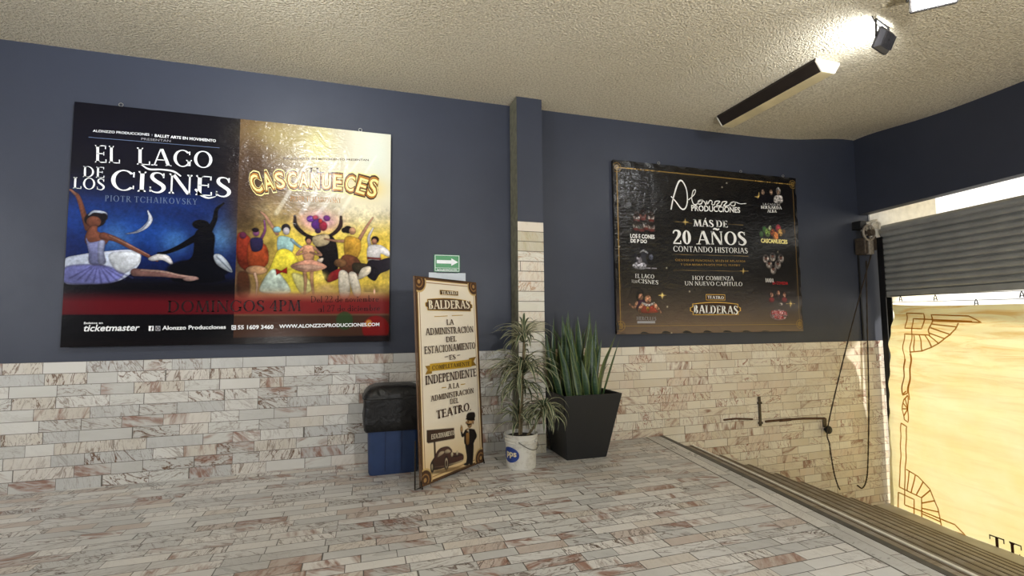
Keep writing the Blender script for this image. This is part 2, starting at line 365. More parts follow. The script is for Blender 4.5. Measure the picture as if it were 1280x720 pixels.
class SerifFont:
    def __init__(s, T=.14, t=.05, sl=.07): s.T, s.t, s.sl = T, t, sl
    def V(s, x, y0=0., y1=1., b=1, a=1, w=None):
        w = w or s.T; q = []; h = w/2; st = s.t*.9
        q.append([(x-h, y0), (x+h, y0), (x+h, y1), (x-h, y1)])
        for on, y, sg in ((b, y0, 1), (a, y1, -1)):
            if on:
                l = h+s.sl
                P = [(x-l, y), (x+l, y), (x+l, y+sg*st), (x+h, y+sg*st*2.3), (x-h, y+sg*st*2.3), (x-l, y+sg*st)]
                q.append(P if sg > 0 else P[::-1])
        return q
    def S(s, x, y): l = s.T/2+s.sl; st = s.t*.9; y0 = 0 if y < .5 else y-st; return [[(x-l, y0), (x+l, y0), (x+l, y0+st), (x-l, y0+st)]]
    def Dg(s, x0, y0, x1, y1, w): h = w/2; return [[(x0-h, y0), (x0+h, y0), (x1+h, y1), (x1-h, y1)]]
    def Hb(s, x0, x1, y, th=None): th = th or s.t; return [[(x0, y-th/2), (x1, y-th/2), (x1, y+th/2), (x0, y+th/2)]]
    def A(s, cx, cy, rx, ry, a0, a1, Tk=None, tn=None):
        Tk = Tk or s.T; tn = tn or s.t; n = max(4, int(abs(a1-a0)/11)); q = []; pr = None
        for i in range(n+1):
            w = math.radians(a0+(a1-a0)*i/n); o = (cx+rx*math.cos(w), cy+ry*math.sin(w)); k = (cx+(rx-Tk)*math.cos(w), cy+(ry-tn)*math.sin(w))
            if pr: q.append([pr[0], o, k, pr[1]])
            pr = (o, k)
        return q
    def P(s, pts, ws): return ribbon(_cr(pts, 6), [w*s.T for w in ws])
    def bk(s, x, y, h, d): return [[(x, y), (x+.035*d, y+h), (x-.05*d, y)]] if h > 0 else [[(x, y), (x-.05*d, y), (x+.035*d, y+h)]]
    def g(s, c):
        T, t = s.T, s.t; V, H_, A, Dg, S, P = s.V, s.Hb, s.A, s.Dg, s.S, s.P; h = t/2
        if c in 'ÁÍÓÑ':
            base, w = s.g({'Á': 'A', 'Í': 'I', 'Ó': 'O', 'Ñ': 'N'}[c]); x = w/2
            return base+(P([(x-.22, 1.12), (x-.1, 1.19), (x+.08, 1.12), (x+.2, 1.2)], [.3, .7, .7, .3]) if c == 'Ñ' else [[(x-.04, 1.07), (x+.03, 1.07), (x+.15, 1.26), (x+.04, 1.26)]]), w
        if c == 'A': return Dg(.10, 0, .38, 1, t*1.2)+Dg(.72, 0, .42, 1, T*1.05)+H_(.2, .62, .34)+S(.10, 0)+S(.72, 0), .84
        if c == 'B': return V(.15)+A(.30, .755, .22, .245, -90, 90)+A(.32, .265, .26, .265, -90, 90)+H_(.1, .31, 1-h)+H_(.1, .32, .51)+H_(.1, .33, h), .64
        if c == 'C': return A(.44, .5, .40, .51, 42, 318)+V(.75, .68, .93, 0, 0, t)+V(.75, .1, .27, 0, 0, t*.8), .82
        if c == 'D': return V(.15)+A(.32, .5, .44, .5, -90, 90)+H_(.1, .33, 1-h)+H_(.1, .33, h), .82
        if c == 'E': return V(.15)+H_(.1, .54, 1-h)+H_(.1, .46, .52)+H_(.1, .57, h)+V(.53, .8, 1, 0, 0, t)+V(.56, 0, .2, 0, 0, t)+V(.45, .42, .62, 0, 0, t*.8), .62
        if c == 'F': return V(.15)+H_(.1, .54, 1-h)+H_(.1, .44, .52)+V(.53, .78, 1, 0, 0, t)+V(.44, .42, .62, 0, 0, t*.8), .58
        if c == 'G': return A(.44, .5, .40, .51, 42, 318)+V(.75, .72, .93, 0, 0, t)+V(.72, .06, .42, 0, 1), .86
        if c == 'H': return V(.15)+V(.71)+H_(.15, .71, .51), .86
        if c == 'I': return V(.15), .30
        if c == 'J': return V(.22, .1, 1, 0, 1)+P([(.22, .15), (.17, -.08), (.02, -.14)], [1, .8, .4]), .36
        if c == 'K': return V(.15)+Dg(.20, .42, .6, 1, t*1.2)+Dg(.68, 0, .33, .6, T)+S(.6, 1)+S(.68, 0), .78
        if c == 'L': return V(.15)+H_(.1, .56, h)+V(.55, 0, .22, 0, 0, t), .60
        if c == 'M': return Dg(.12, 0, .20, 1, t*1.2)+Dg(.49, 0, .22, 1, T)+Dg(.49, 0, .76, 1, t*1.2)+Dg(.88, 0, .80, 1, T)+S(.12, 0)+S(.88, 0)+S(.17, 1)+S(.83, 1), 1.0
        if c == 'N': return V(.14, 0, 1, 1, 1, t*1.2)+V(.74, 0, 1, 0, 1, t*1.2)+Dg(.72, 0, .17, 1, T), .88
        if c == 'O': return A(.44, .5, .41, .515, 0, 360), .88
        if c == 'Q': return A(.44, .5, .41, .515, 0, 360)+P([(.42, .08), (.62, -.12), (.9, -.16)], [.6, .9, .3]), .9
        if c == 'P': return V(.15)+A(.31, .73, .25, .27, -90, 90)+H_(.1, .32, 1-h)+H_(.1, .32, .46+h), .60
        if c == 'R': return V(.15)+A(.31, .745, .24, .255, -90, 90)+H_(.1, .32, 1-h)+H_(.1, .32, .49+h)+Dg(.68, 0, .33, .51, T)+S(.7, 0), .76
        if c == 'S': return P([(.49, .80), (.42, .94), (.28, .985), (.15, .92), (.12, .76), (.2, .62), (.36, .48), (.49, .34), (.5, .17), (.38, .03), (.22, .02), (.10, .1), (.07, .22)], [.35, .35, .4, .7, .95, 1.1, 1.15, 1.1, .9, .6, .4, .35, .35])+V(.495, .74, .98, 0, 0, t)+V(.075, .03, .27, 0, 0, t), .58
        if c == 'T': return V(.34, 0, 1, 1, 0)+H_(.02, .66, 1-h)+V(.04, .8, 1, 0, 0, t)+V(.64, .8, 1, 0, 0, t), .68
        if c == 'U': return V(.15, .3, 1, 0, 1)+V(.70, .3, 1, 0, 1, t*1.3)+A(.41, .33, .33, .345, 180, 360, T*.85), .84
        if c == 'V': return Dg(.41, 0, .13, 1, T)+Dg(.41, 0, .70, 1, t*1.2)+S(.12, 1)+S(.70, 1), .82
        if c == 'W': return Dg(.33, 0, .11, 1, T)+Dg(.35, 0, .56, 1, t*1.2)+Dg(.78, 0, .56, 1, T)+Dg(.80, 0, 1.02, 1, t*1.2)+S(.1, 1)+S(.56, 1)+S(1.02, 1), 1.12
        if c == 'X': return Dg(.66, 0, .14, 1, T)+Dg(.10, 0, .62, 1, t*1.2)+S(.66, 0)+S(.14, 1)+S(.10, 0)+S(.62, 1), .76
        if c == 'Y': return V(.37, 0, .5, 1, 0)+Dg(.37, .46, .12, 1, T)+Dg(.38, .46, .64, 1, t*1.2)+S(.12, 1)+S(.64, 1), .74
        if c == 'Z': return Dg(.1, 0, .55, 1, T)+H_(.06, .6, 1-h)+H_(.06, .62, h)+V(.07, .8, 1, 0, 0, t)+V(.61, 0, .2, 0, 0, t), .68
        if c == '0': return A(.30, .5, .27, .51, 0, 360), .60
        if c == '1': return V(.22, 0, 1, 1, 0)+Dg(.08, .82, .2, 1, t*1.3), .40
        if c == '2': return P([(.08, .76), (.14, .93), (.28, .985), (.43, .9), (.46, .72), (.38, .52), (.2, .26), (.07, .05)], [.5, .5, .5, .9, 1.1, .9, .5, .4])+H_(.05, .52, t*.8, t*1.6)+V(.52, 0, .24, 0, 0, t), .58
        if c == '3': return A(.24, .75, .22, .25, -90, 150)+A(.25, .26, .25, .26, -150, 90), .56
        if c == '4': return V(.42, 0, 1, 1, 0)+Dg(.06, .3, .4, 1, t*1.2)+H_(.04, .58, .3), .62
        if c == '5': return A(.24, .3, .25, .3, -150, 110)+V(.14, .5, 1, 0, 0, t)+H_(.12, .48, .97, t*1.4), .56
        if c == '7': return Dg(.2, 0, .46, 1, T*.8)+H_(.05, .5, .98, t*1.4)+V(.06, .8, 1, 0, 0, t), .54
        if c == '8': return A(.28, .75, .21, .25, 0, 360)+A(.28, .26, .25, .26, 0, 360), .58
        # lower case
        if c == 'd': return A(.27, .25, .24, .26, 0, 360)+V(.46, 0, 1, 1, 0)+Dg(.4, .96, .46, 1, T), .58
        if c == 'b': return A(.34, .25, .24, .26, 0, 360)+V(.14, 0, 1, 0, 0), .62
        if c == 'a': return A(.27, .25, .24, .26, 0, 360)+V(.46, 0, .5, 1, 0), .58
        if c == 'o': return A(.28, .25, .25, .26, 0, 360), .56
        if c == 'e': return A(.27, .25, .25, .26, 10, 325)+H_(.05, .5, .27), .54
        if c == 'c': return A(.27, .25, .25, .26, 45, 315), .50
        if c == 'l': return V(.14, 0, 1, 1, 0), .28
        if c == 'i': return V(.14, 0, .5, 1, 0)+A(.14, .72, .08, .08, 0, 360, .079, .079), .28
        if c == 'n': return V(.14, 0, .5, 1, 0)+A(.30, .28, .20, .24, 0, 180)+V(.44, 0, .3, 1, 0), .58
        if c == 'm': return V(.14, 0, .5, 1, 0)+A(.28, .28, .18, .24, 0, 180)+V(.40, 0, .3, 1, 0)+A(.54, .28, .18, .24, 0, 180)+V(.66, 0, .3, 1, 0), .8
        if c == 'r': return V(.14, 0, .5, 1, 0)+A(.30, .30, .18, .21, 40, 180), .46
        if c == 'v': return Dg(.25, 0, .08, .5, T)+Dg(.26, 0, .44, .5, t*1.3), .50
        if c == '.': return A(.1, .07, .075, .075, 0, 360, .074, .074), .2
        if c == ',': return Dg(.04, -.12, .1, .12, T*.8), .2
        if c == '·': return A(.14, .45, .1, .1, 0, 360, .099, .099), .28
        if c == '-': return H_(.04, .34, .4, t*1.2), .38
        return [], .34
    def text(s, txt, sp=.05, gap=.3):
        out = []; x = 0.
        for c in txt:
            if c == ' ': x += gap; continue
            q, w = s.g(c)
            out += [[(p[0]+x, p[1]) for p in poly] for poly in q]; x += w+sp
        return out
ROMAN = SerifFont(.135, .05, .06); BOLD = SerifFont(.20, .075, .06); SLAB = SerifFont(.17, .085, .06); LIGHT = SerifFont(.10, .045, .04)
def sans(txt, bold=0., shear=0.):
    cu = bpy.data.curves.new('t', 'FONT'); cu.body = txt; cu.size = 1.0; cu.offset = bold; cu.shear = shear; cu.resolution_u = 3; cu.fill_mode = 'FRONT'
    o = bpy.data.objects.new('t', cu); COL.objects.link(o); dg = bpy.context.evaluated_depsgraph_get(); dg.update()
    me = bpy.data.meshes.new_from_object(o.evaluated_get(dg)); 
    v = [tuple(p.co[:2]) for p in me.vertices]; polys = [[(v[i][0]/.73, v[i][1]/.73) for i in p.vertices] for p in me.polygons]
    bpy.data.objects.remove(o); bpy.data.curves.remove(cu); bpy.data.meshes.remove(me); return polys

class Panel:
    """a flat printed panel: local x to the right, y up, z towards the viewer"""
    def __init__(s, name, O, ux, uy):
        s.O = np.array(O, float); s.ux = np.array(ux, float); s.uy = np.array(uy, float); s.uz = np.cross(s.ux, s.uy)
        s.e = empty(name); s.e.matrix_world = Matrix([[s.ux[i], s.uy[i], s.uz[i], s.O[i]] for i in range(3)]+[[0, 0, 0, 1]])
        s.view = lambda x, y: (x, y); s.k = 0
    def uv(s, x, y):
        px, py = s.view(x, y); P = on_plane(px, py, s.O, s.uz)-s.O; return np.array([P@s.ux, P@s.uy])
    def polys(s, name, polys, mat, z=.002, label=None):
        b = MB()
        for p in polys:
            p = [(q[0], q[1]) for q in p]; ar = sum(p[i-1][0]*p[i][1]-p[i][0]*p[i-1][1] for i in range(len(p)))
            if ar < 0: p = p[::-1]
            b.add([(q[0], q[1], z) for q in p], [tuple(range(len(p)))])
        o = b.build(name, mat, s.e, recalc=False)
        if label: o['label'] = label
        return o
    def fit(s, polys, p0, p1, top):
        """text outlines set between two photo points of its baseline, cap height reaching the third point"""
        a, c = s.uv(*p0), s.uv(*p1); tp = s.uv(*top); d = c-a; L = np.hypot(*d); e = d/L; n = np.array([-e[1], e[0]]); h = float((tp-a)@n)
        xs = [q[0] for p in polys for q in p]; x0, x1 = min(xs), max(xs)
        return [[a+d*((q[0]-x0)/(x1-x0))+n*h*q[1] for q in p] for p in polys]
    def write(s, txt, p0, p1, top, mat, font=ROMAN, z=.002, name='lettering', label=None, sp=.05):
        po = font.text(txt, sp) if isinstance(font, SerifFont) else sans(txt, *font)
        return s.polys(name, s.fit(po, p0, p1, top), mat, z, label)
    def line(s, pts, w, mat, z=.0015, name='printed_line'):
        return s.polys(name, ribbon([s.uv(*p) for p in pts], [w]), mat, z)

class Art:
    """printed picture: an sRGB raster of soft shapes, one colour per vertex of the printed sheet"""
    def __init__(s, panel, W, Hh, res):
        s.p = panel; s.W, s.H = W, Hh; s.nu, s.nv = int(W/res), int(Hh/res)
        s.X, s.Y = np.meshgrid(np.linspace(0, W, s.nu+1), np.linspace(0, Hh, s.nv+1)); s.C = np.zeros(s.X.shape+(3,)); s.res = res
        a, b_ = panel.uv(100, 100), panel.uv(200, 100); s.sc = np.hypot(*(b_-a))/100; s.rim = 0.
    def form(s, sd, c, a, soft, view=None):
        """fill a shape from its signed distance: drawn dark contour first, then the colour modelled from top right to lower left"""
        C, X, Y = view if view else (s.C, s.X, s.Y)
        if s.rim:
            m = np.clip((sd+3.2*s.sc)/(5.5*s.sc), 0, 1)*a*s.rim; C[...] = C*(1-m[..., None])+np.array((22, 14, 16.))*m[..., None]
        m = np.clip(sd/(soft*s.sc)+.5, 0, 1)*a; col = np.array(c, float)
        if s.rim and (sd > 0).any():
            q = X*.6+Y; ins = sd > 0; lo, hi = q[ins].min(), q[ins].max()+1e-9; t = np.clip((q-lo)/(hi-lo), 0, 1)
            ed = np.clip(sd/(7*s.sc), 0, 1); col = col*((.66+.40*t)*(.80+.22*ed))[..., None]
        C[...] = np.clip(C*(1-m[..., None])+col*m[..., None], 0, 255); return s
    def put(s, m, c, a=1.): m = np.clip(m*a, 0, 1)[..., None]; s.C = s.C*(1-m)+np.array(c, float)*m; return s
    def ell(s, cx, cy, rx, ry, c, rot=0., soft=1.5, a=1.):
        u = s.p.uv(cx, cy); rx, ry, soft = rx*s.sc, ry*s.sc, soft*s.sc; w = math.radians(rot); dx, dy = s.X-u[0], s.Y-u[1]
        p, q = dx*math.cos(w)+dy*math.sin(w), -dx*math.sin(w)+dy*math.cos(w)
        d = (1-np.sqrt((p/rx)**2+(q/ry)**2))*min(rx, ry); return s.form(d, c, a, soft/s.sc)
    def glow(s, cx, cy, rx, ry, c, a=1., rot=0.):
        u = s.p.uv(cx, cy); rx, ry = rx*s.sc, ry*s.sc; w = math.radians(rot); dx, dy = s.X-u[0], s.Y-u[1]
        p, q = dx*math.cos(w)+dy*math.sin(w), -dx*math.sin(w)+dy*math.cos(w); return s.put(np.exp(-(p/rx)**2-(q/ry)**2), c, a)
    def poly(s, pts, c, a=1., soft=1.5, smooth=True):
        P = [s.p.uv(*q) for q in pts]
        if smooth:
            n = len(P); ext = [P[-1]]+P+[P[0], P[1]]; out = []
            for i in range(1, n+1):
                for k in range(5):
                    t = k/5; A_, B, Cc, Dd = ext[i-1], ext[i], ext[i+1], ext[(i+2)] if i+2 < len(ext) else P[1]
                    out.append(.5*((2*B)+(-A_+Cc)*t+(2*A_-5*B+4*Cc-Dd)*t*t+(-A_+3*B-3*Cc+Dd)*t**3))
            P = out
        P = np.array(P); x0, y0 = P.min(0)-.05; x1, y1 = P.max(0)+.05
        i0, i1 = max(0, int(x0/s.res)), min(s.nu+1, int(x1/s.res)+2); j0, j1 = max(0, int(y0/s.res)), min(s.nv+1, int(y1/s.res)+2)
        if i1 <= i0 or j1 <= j0: return s
        X, Y = s.X[j0:j1, i0:i1], s.Y[j0:j1, i0:i1]; ins = np.zeros(X.shape, bool); dm = np.full(X.shape, 9.)
        for k in range(len(P)):
            (xa, ya), (xb, yb) = P[k-1], P[k]
            cr = ((ya > Y) != (yb > Y)) & (X < (xb-xa)*(Y-ya)/((yb-ya) if yb != ya else 1e-9)+xa); ins ^= cr
            L2 = (xb-xa)**2+(yb-ya)**2+1e-12; t = np.clip(((X-xa)*(xb-xa)+(Y-ya)*(yb-ya))/L2, 0, 1)
            dm = np.minimum(dm, np.hypot(X-xa-t*(xb-xa), Y-ya-t*(yb-ya)))
        return s.form(np.where(ins, dm, -dm), c, a, soft, (s.C[j0:j1, i0:i1], X, Y))
    def stroke(s, pts, ws, c, a=1., soft=1.5, curve=True):
        P = [s.p.uv(*q) for q in pts]; P = _cr(P, 5) if curve and len(P) > 2 else P; m = len(P)
        W = np.interp(np.linspace(0, 1, m), np.linspace(0, 1, len(ws)), ws)*s.sc/2; best = np.full(s.X.shape, -9.)
        for k in range(m-1):
            (xa, ya), (xb, yb) = P[k], P[k+1]; L2 = (xb-xa)**2+(yb-ya)**2+1e-12
            t = np.clip(((s.X-xa)*(xb-xa)+(s.Y-ya)*(yb-ya))/L2, 0, 1)
            best = np.maximum(best, W[k]+(W[k+1]-W[k])*t-np.hypot(s.X-xa-t*(xb-xa), s.Y-ya-t*(yb-ya)))
        return s.form(best, c, a, soft)
    def grain(s, seed, size, octaves):
        rg = np.random.RandomState(seed); out = np.zeros(s.X.shape); amp = 1.; tot = 0.
        for o in range(octaves):
            sz = size/2**o
            if sz < s.res: break
            gx, gy = int(s.W/sz)+3, int(s.H/sz)+3; g = rg.rand(gy, gx); fx, fy = s.X/sz, s.Y/sz; ix, iy = fx.astype(int), fy.astype(int); tx, ty = fx-ix, fy-iy
            tx, ty = tx*tx*(3-2*tx), ty*ty*(3-2*ty)
            out += amp*((g[iy, ix]*(1-tx)+g[iy, ix+1]*tx)*(1-ty)+(g[iy+1, ix]*(1-tx)+g[iy+1, ix+1]*tx)*ty-.5)*2; tot += amp; amp *= .7
        return out/tot*1.6
    def mesh(s, name, mat, thick=.012, wave=None):
        nu, nv = s.nu+1, s.nv+1; N = nu*nv; co = np.zeros((N, 3), np.float32); co[:, 0] = s.X.ravel(); co[:, 1] = s.Y.ravel()
        if wave is not None: co[:, 2] = wave(s.X, s.Y).ravel()
        idx = np.arange(N).reshape(nv, nu); q = np.stack([idx[:-1, :-1], idx[:-1, 1:], idx[1:, 1:], idx[1:, :-1]], -1).reshape(-1, 4)
        me = bpy.data.meshes.new(name); me.vertices.add(N); me.vertices.foreach_set('co', co.ravel())
        me.loops.add(q.size); me.loops.foreach_set('vertex_index', q.ravel().astype(np.int32)); me.polygons.add(len(q))
        me.polygons.foreach_set('loop_start', np.arange(0, q.size, 4, dtype=np.int32)); me.update(calc_edges=True)
        at = me.color_attributes.new('print', 'FLOAT_COLOR', 'POINT'); c = np.clip(s.C, 0, 255)/255.
        l = np.where(c <= .04045, c/12.92, ((c+.055)/1.055)**2.4); rgba = np.ones((N, 4), np.float32); rgba[:, :3] = l.reshape(-1, 3)
        at.data.foreach_set('color', rgba.ravel()); me.materials.append(mat)
        o = bpy.data.objects.new(name, me); COL.objects.link(o); o.parent = s.p.e; return o
def vinyl(name, color=None, strength=.2, rough=.25, scale=3.2, region=None, spec=.3, metal=0.):
    """glossy wrinkled banner vinyl; region = (u, v, radius) where it is creased most"""
    k = NT(name); o = k.obj()
    if color is None:
        a = k.n('ShaderNodeVertexColor'); a.layer_name = 'print'; c = a.outputs[0]
    else: c = lin4(color)
    n = k.noise(o, scale, 4, .55, 1.6); n2 = k.noise(k.vmath('MULTIPLY', o, (1., 2.2, 1.)), scale*3.2, 3, .5, 2.2)
    hgt = k.math('ADD', n, k.math('MULTIPLY', n2, .4))
    if region:
        dd = k.n('ShaderNodeVectorMath', operation='DISTANCE'); k.put(dd.inputs[0], o); dd.inputs[1].default_value = (region[0], region[1], 0)
        f = k.maprange(dd.outputs['Value'], region[2]*.3, region[2], 1, .12); hgt = k.math('MULTIPLY', hgt, f)
    k.bump(hgt, strength, .03)
    return k.fin(c, rough, metal, spec)
# ------------------------------------------------------------------ street side: shutter, tarpaulin, hoist
m_shut = plain('grey painted shutter steel', (150, 151, 148), .42, .15, var=.14, scale=5)
m_roll = plain('grey roller steel', (140, 139, 134), .4, .2, var=.2, scale=6)
m_black = plain('black metal', (26, 26, 28), .5, .3)
m_dirtywhite = plain('dirty white paint', (206, 200, 186), .6, var=.25, scale=30)
m_wire = plain('thin steel wire', (70, 70, 70), .4, .8)
OS, OC = .35, .20              # shutter and tarpaulin planes
sh = tag(empty('roller_shutter', SP(OS, 3, 1.86)), 'grey slatted steel roller shutter rolled halfway up over the street opening', 'shutter')
I3 = Vector(SP(OS, 3, 1.86))
def L3(o, s, z): return tuple(Vector(SP(o, s, z))-I3)
prof = []
NS = 11; zb, zt = 1.93, 2.97
for i in range(NS):
    z0 = zb+(zt-zb)*i/NS; p = (zt-zb)/NS
    for a, dz in ((.0, 0), (.016, .05), (.016, .14), (-.02, .20), (-.034, .42), (-.034, .62), (-.024, .84), (-.006, .97)): prof.append((OS+a, z0+p*dz))
prof.append((OS, zt))
b = MB(); vs = [L3(o, .075, z) for o, z in prof]+[L3(o, 7.55, z) for o, z in prof]; n = len(prof)
b.add(vs, [(i, i+1, n+i+1, n+i) for i in range(n-1)]); b.build('slat_curtain', m_shut, sh, recalc=False)
b = MB(); q = [(OS-.03, 1.845), (OS+.03, 1.845), (OS+.03, 1.935), (OS-.03, 1.935)]
b.hexa([L3(o, .10, z) for o, z in q], [L3(o, 7.55, z) for o, z in q]); b.build('bottom_bar', m_shut, sh, bevel=.006)
b = MB(); rl = [(.13*math.cos(2*math.pi*k/28), .115*math.sin(2*math.pi*k/28)) for k in range(28)]
b.hexa([L3(OS+.12+a, .02, 2.895+c) for a, c in rl], [L3(OS+.12+a, 7.6, 2.895+c) for a, c in rl]); b.build('roller', m_roll, sh)
b = MB(); b.hexa([L3(OS-.012-.008+o, .05, z) for o, z in ((0, 2.935), (.03, 2.935), (.03, 2.95), (0, 2.95))], [L3(OS-.012-.008+o, 7.6, z) for o, z in ((0, 2.935), (.03, 2.935), (.03, 2.95), (0, 2.95))]); b.build('slat_edge', m_metal, sh)
b = MB()
for s0, s1, o0, o1 in ((.02, .115, OS-.06, OS-.045), (.02, .115, OS+.045, OS+.06), (.02, .035, OS-.06, OS+.06)):
    b.hexa([L3(o0, s0, ZS), L3(o1, s0, ZS), L3(o1, s1, ZS), L3(o0, s1, ZS)], [L3(o0, s0, 2.8), L3(o1, s0, 2.8), L3(o1, s1, 2.8), L3(o0, s1, 2.8)])
b.build('guide_channel', m_black, sh)

def tarp_edge(z):              # left edge of the tarpaulin, s at height z
    return float(np.interp(z, [-1.33, 0, 1.15, 1.73], [.05, .09, .17, .30]))
def tarp_top(s): return 1.735-.085*min(1, max(0, (s-.3)/1.7))-.02*math.sin(s*2.1)
def tarp_off(s, z):
    f = max(0, min(1, (z+1.3)/3.0))
    return OC+.035*math.sin(z*9+1.2*math.sin(s*1.7))*f*.5+.016*math.sin(z*21+s*2.1)*f+.022*math.sin(s*5.2+z*.6)+.03*math.exp(-((s-.15)/.15)**2)
def tarp_mat():
    k = NT('sunlit cream tarpaulin'); p = k.pos()
    s = k.vmath('DOT_PRODUCT', p, tuple(DV)); sp = k.n('ShaderNodeSeparateXYZ'); k.put(sp.inputs[0], p); z = sp.outputs[2]
    st = k.noise(k.xyz(k.math('MULTIPLY', s, .9), k.math('MULTIPLY', z, 7.), 0), 1.6, 5, .6, .8)
    bl = k.noise(k.xyz(s, z, 5.), 1.8, 4, .6)
    hi = k.maprange(z, .2, 1.6, 0, 1)
    c = k.ramp(bl, [(.3, (245, 231, 168)), (.7, (250, 241, 194))])
    c = k.mix(k.math('MULTIPLY', k.maprange(st, .46, .68), k.math('ADD', k.math('MULTIPLY', hi, .75), .18)), c, lin4((226, 184, 104)))
    df = k.n('ShaderNodeBsdfDiffuse'); tr = k.n('ShaderNodeBsdfTranslucent'); mx = k.n('ShaderNodeMixShader'); mx.inputs[0].default_value = .18
    for nd in (df, tr): k.put(nd.inputs[0], c)
    k.t.links.new(df.outputs[0], mx.inputs[1]); k.t.links.new(tr.outputs[0], mx.inputs[2]); k.t.links.new(mx.outputs[0], k.out.inputs[0])
    return k.m
def trans_mat(name, c, f=.45):
    k = NT(name); df = k.n('ShaderNodeBsdfDiffuse'); tr = k.n('ShaderNodeBsdfTranslucent'); mx = k.n('ShaderNodeMixShader'); mx.inputs[0].default_value = f
    for nd in (df, tr): nd.inputs[0].default_value = lin4(c)
    k.t.links.new(df.outputs[0], mx.inputs[1]); k.t.links.new(tr.outputs[0], mx.inputs[2]); k.t.links.new(mx.outputs[0], k.out.inputs[0]); return k.m
m_tarp = tarp_mat(); m_tline = trans_mat('brown printed line', (184, 132, 52), .6); m_tink = trans_mat('dark brown printed ink', (66, 44, 36), .1)
I4 = Vector(SP(OC, 2, ZS))
tp = tag(empty('tarpaulin', tuple(I4)), 'cream printed tarpaulin glowing with daylight, hung below the roller shutter', 'tarpaulin')
def T4(s, z, d=0.): return tuple(Vector(SP(tarp_off(s, z)+d, s, z))-I4)
def tfn(i, j):
    s0 = 0; u = i**1.25
    z = ZS+.0+j*3.2
    zt_ = tarp_top(.3+7.1*u); z = ZS+(zt_-ZS)*j; s = tarp_edge(z)+(7.4-tarp_edge(z))*u
    return T4(s, z)
b = MB(); b.grid(tfn, 170, 130); b.build('cloth', m_tarp, tp, smooth=True, recalc=False)
def tline(pts, w, mb_):
    P = []
    for i in range(len(pts)-1):
        a, c = np.array(pts[i]), np.array(pts[i+1]); m = max(1, int(np.hypot(*(c-a))/.03))
        P += [a+(c-a)*k/m for k in range(m)]
    P.append(np.array(pts[-1]))
    for q in ribbon(P, [w]): mb_.add([T4(p[0], p[1], -.006) for p in q], [(0, 1, 2, 3)])
def za(x, y): return on_street(OC, 1100+x/5.144, 360+y/5.144)
def zb_(x, y): return on_street(OC, 1000+x/2.25, 400+y/2.25)
b = MB(); LW = .017
for pts in ([(172,162),(290,165),(278,262),(165,258),(172,162)], [(575,215),(212,197),(214,262),(205,420),(192,560),(186,720)], [(335,215),(335,172),(560,180),(635,222),(335,212)],
            [(488,225),(480,265),(455,300),(420,325),(385,355),(345,382),(290,405),(200,412)], [(335,215),(322,270),(330,303),(160,295),(150,480),(140,690),(180,675)],
            [(335,232),(480,250)], [(332,255),(450,297)], [(330,290),(418,325)], [(325,305),(385,358)], [(300,305),(348,382)], [(262,303),(290,405)], [(225,303),(235,405)]):
    tline([za(*p) for p in pts], LW, b)
b.build('printed_border', m_tline, tp, recalc=False)['label'] = 'brown art deco corner printed at the upper left'
b = MB()
for pts in ([(293,110),(285,210),(300,200)], [(312,95),(304,205)], [(302,212),(288,225),(283,252),(288,280),(300,288),(303,212)], [(302,250),(285,232)], [(302,250),(283,250)], [(302,250),(286,270)], [(302,250),(292,220)],
            [(280,290),(275,470)], [(280,290),(298,300),(292,420),(290,520)], [(295,420),(330,440),(365,475),(390,530),(402,590)], [(275,470),(340,500),(340,575)], [(272,485),(272,535)], [(272,485),(318,505),(318,552)],
            [(272,535),(320,556),(470,605),(440,575),(290,520)], [(310,485),(322,437)], [(325,492),(345,455)], [(340,500),(368,478)], [(341,515),(382,508)], [(341,530),(392,540)], [(341,545),(398,568)], [(298,482),(304,425)]):
    tline([zb_(*p) for p in pts], LW*1.05, b)
b.build('printed_border', m_tline, tp, recalc=False)['label'] = 'brown art deco corner printed at the lower left'
s0, z0 = on_street(OC, 1236, 667.5); s1, z1 = on_street(OC, 1256, 674)
b = MB(); po = ROMAN.text('TEATRO', .16); hcap = .40
for q in po:
    for a in range(1): b.add([T4(s0+p[0]*.235, z0-hcap*.72+p[1]*hcap*.72, -.006) for p in q], [tuple(range(len(q)))])
b.build('lettering', m_tink, tp, recalc=False)
# wires with hooks between shutter and tarpaulin
for k, (pa, pb, lb) in enumerate([((1112, 370), (1280, 363.3), 'thin steel wire just under the shutter bottom bar'), ((1112, 378), (1280, 373.5), 'thin steel wire in the middle of the gap under the shutter'), ((1112, 384.3), (1280, 386), 'thin steel wire along the top edge of the tarpaulin')]):
    a = on_street(OS-.06, *pa); c = on_street(OS-.06, *pb); sl = (c[1]-a[1])/(c[0]-a[0])
    b = MB(); b.tube([SP(OS-.06, a[0]+(7.2-a[0])*t, a[1]+sl*(7.2-a[0])*t*(1 if k < 2 else 1)) for t in (0, .25, .5, .75, 1)], .0045, 6)
    tag(b.build('wire', m_wire), lb, 'wire', 'wires under the shutter')
hk = [(1125.5, 371, 'black hook at the left end of the wires under the shutter'), (1169, 369.5, 'second black hook from the left under the shutter'), (1220, 375, 'third black hook from the left, hanging on the middle wire'), (1277, 365, 'black hook at the right photo edge, on the upper wires'), (1277.5, 384, 'black hook at the right photo edge, lowest on the wires')]
for px, py, lb in hk:
    s, z = on_street(OS-.06, px, py); e = tag(empty('wire_hook', SP(OS-.06, s, z)), lb, 'hook', 'hooks on the wires under the shutter')
    dv = Vector(tuple(DV)); pt = lambda a, c: tuple(dv*a+Vector((0, 0, c)))
    b = MB(); b.tube([pt(-.022, -.07), pt(-.014, -.02), pt(0, .012), pt(.014, -.02), pt(.022, -.07)], .006, 6); b.build('hook_body', m_black, e)
    b = MB(); b.tube([pt(-.02, -.045), pt(.02, -.045)], .005, 6); b.build('hook_bar', m_black, e)

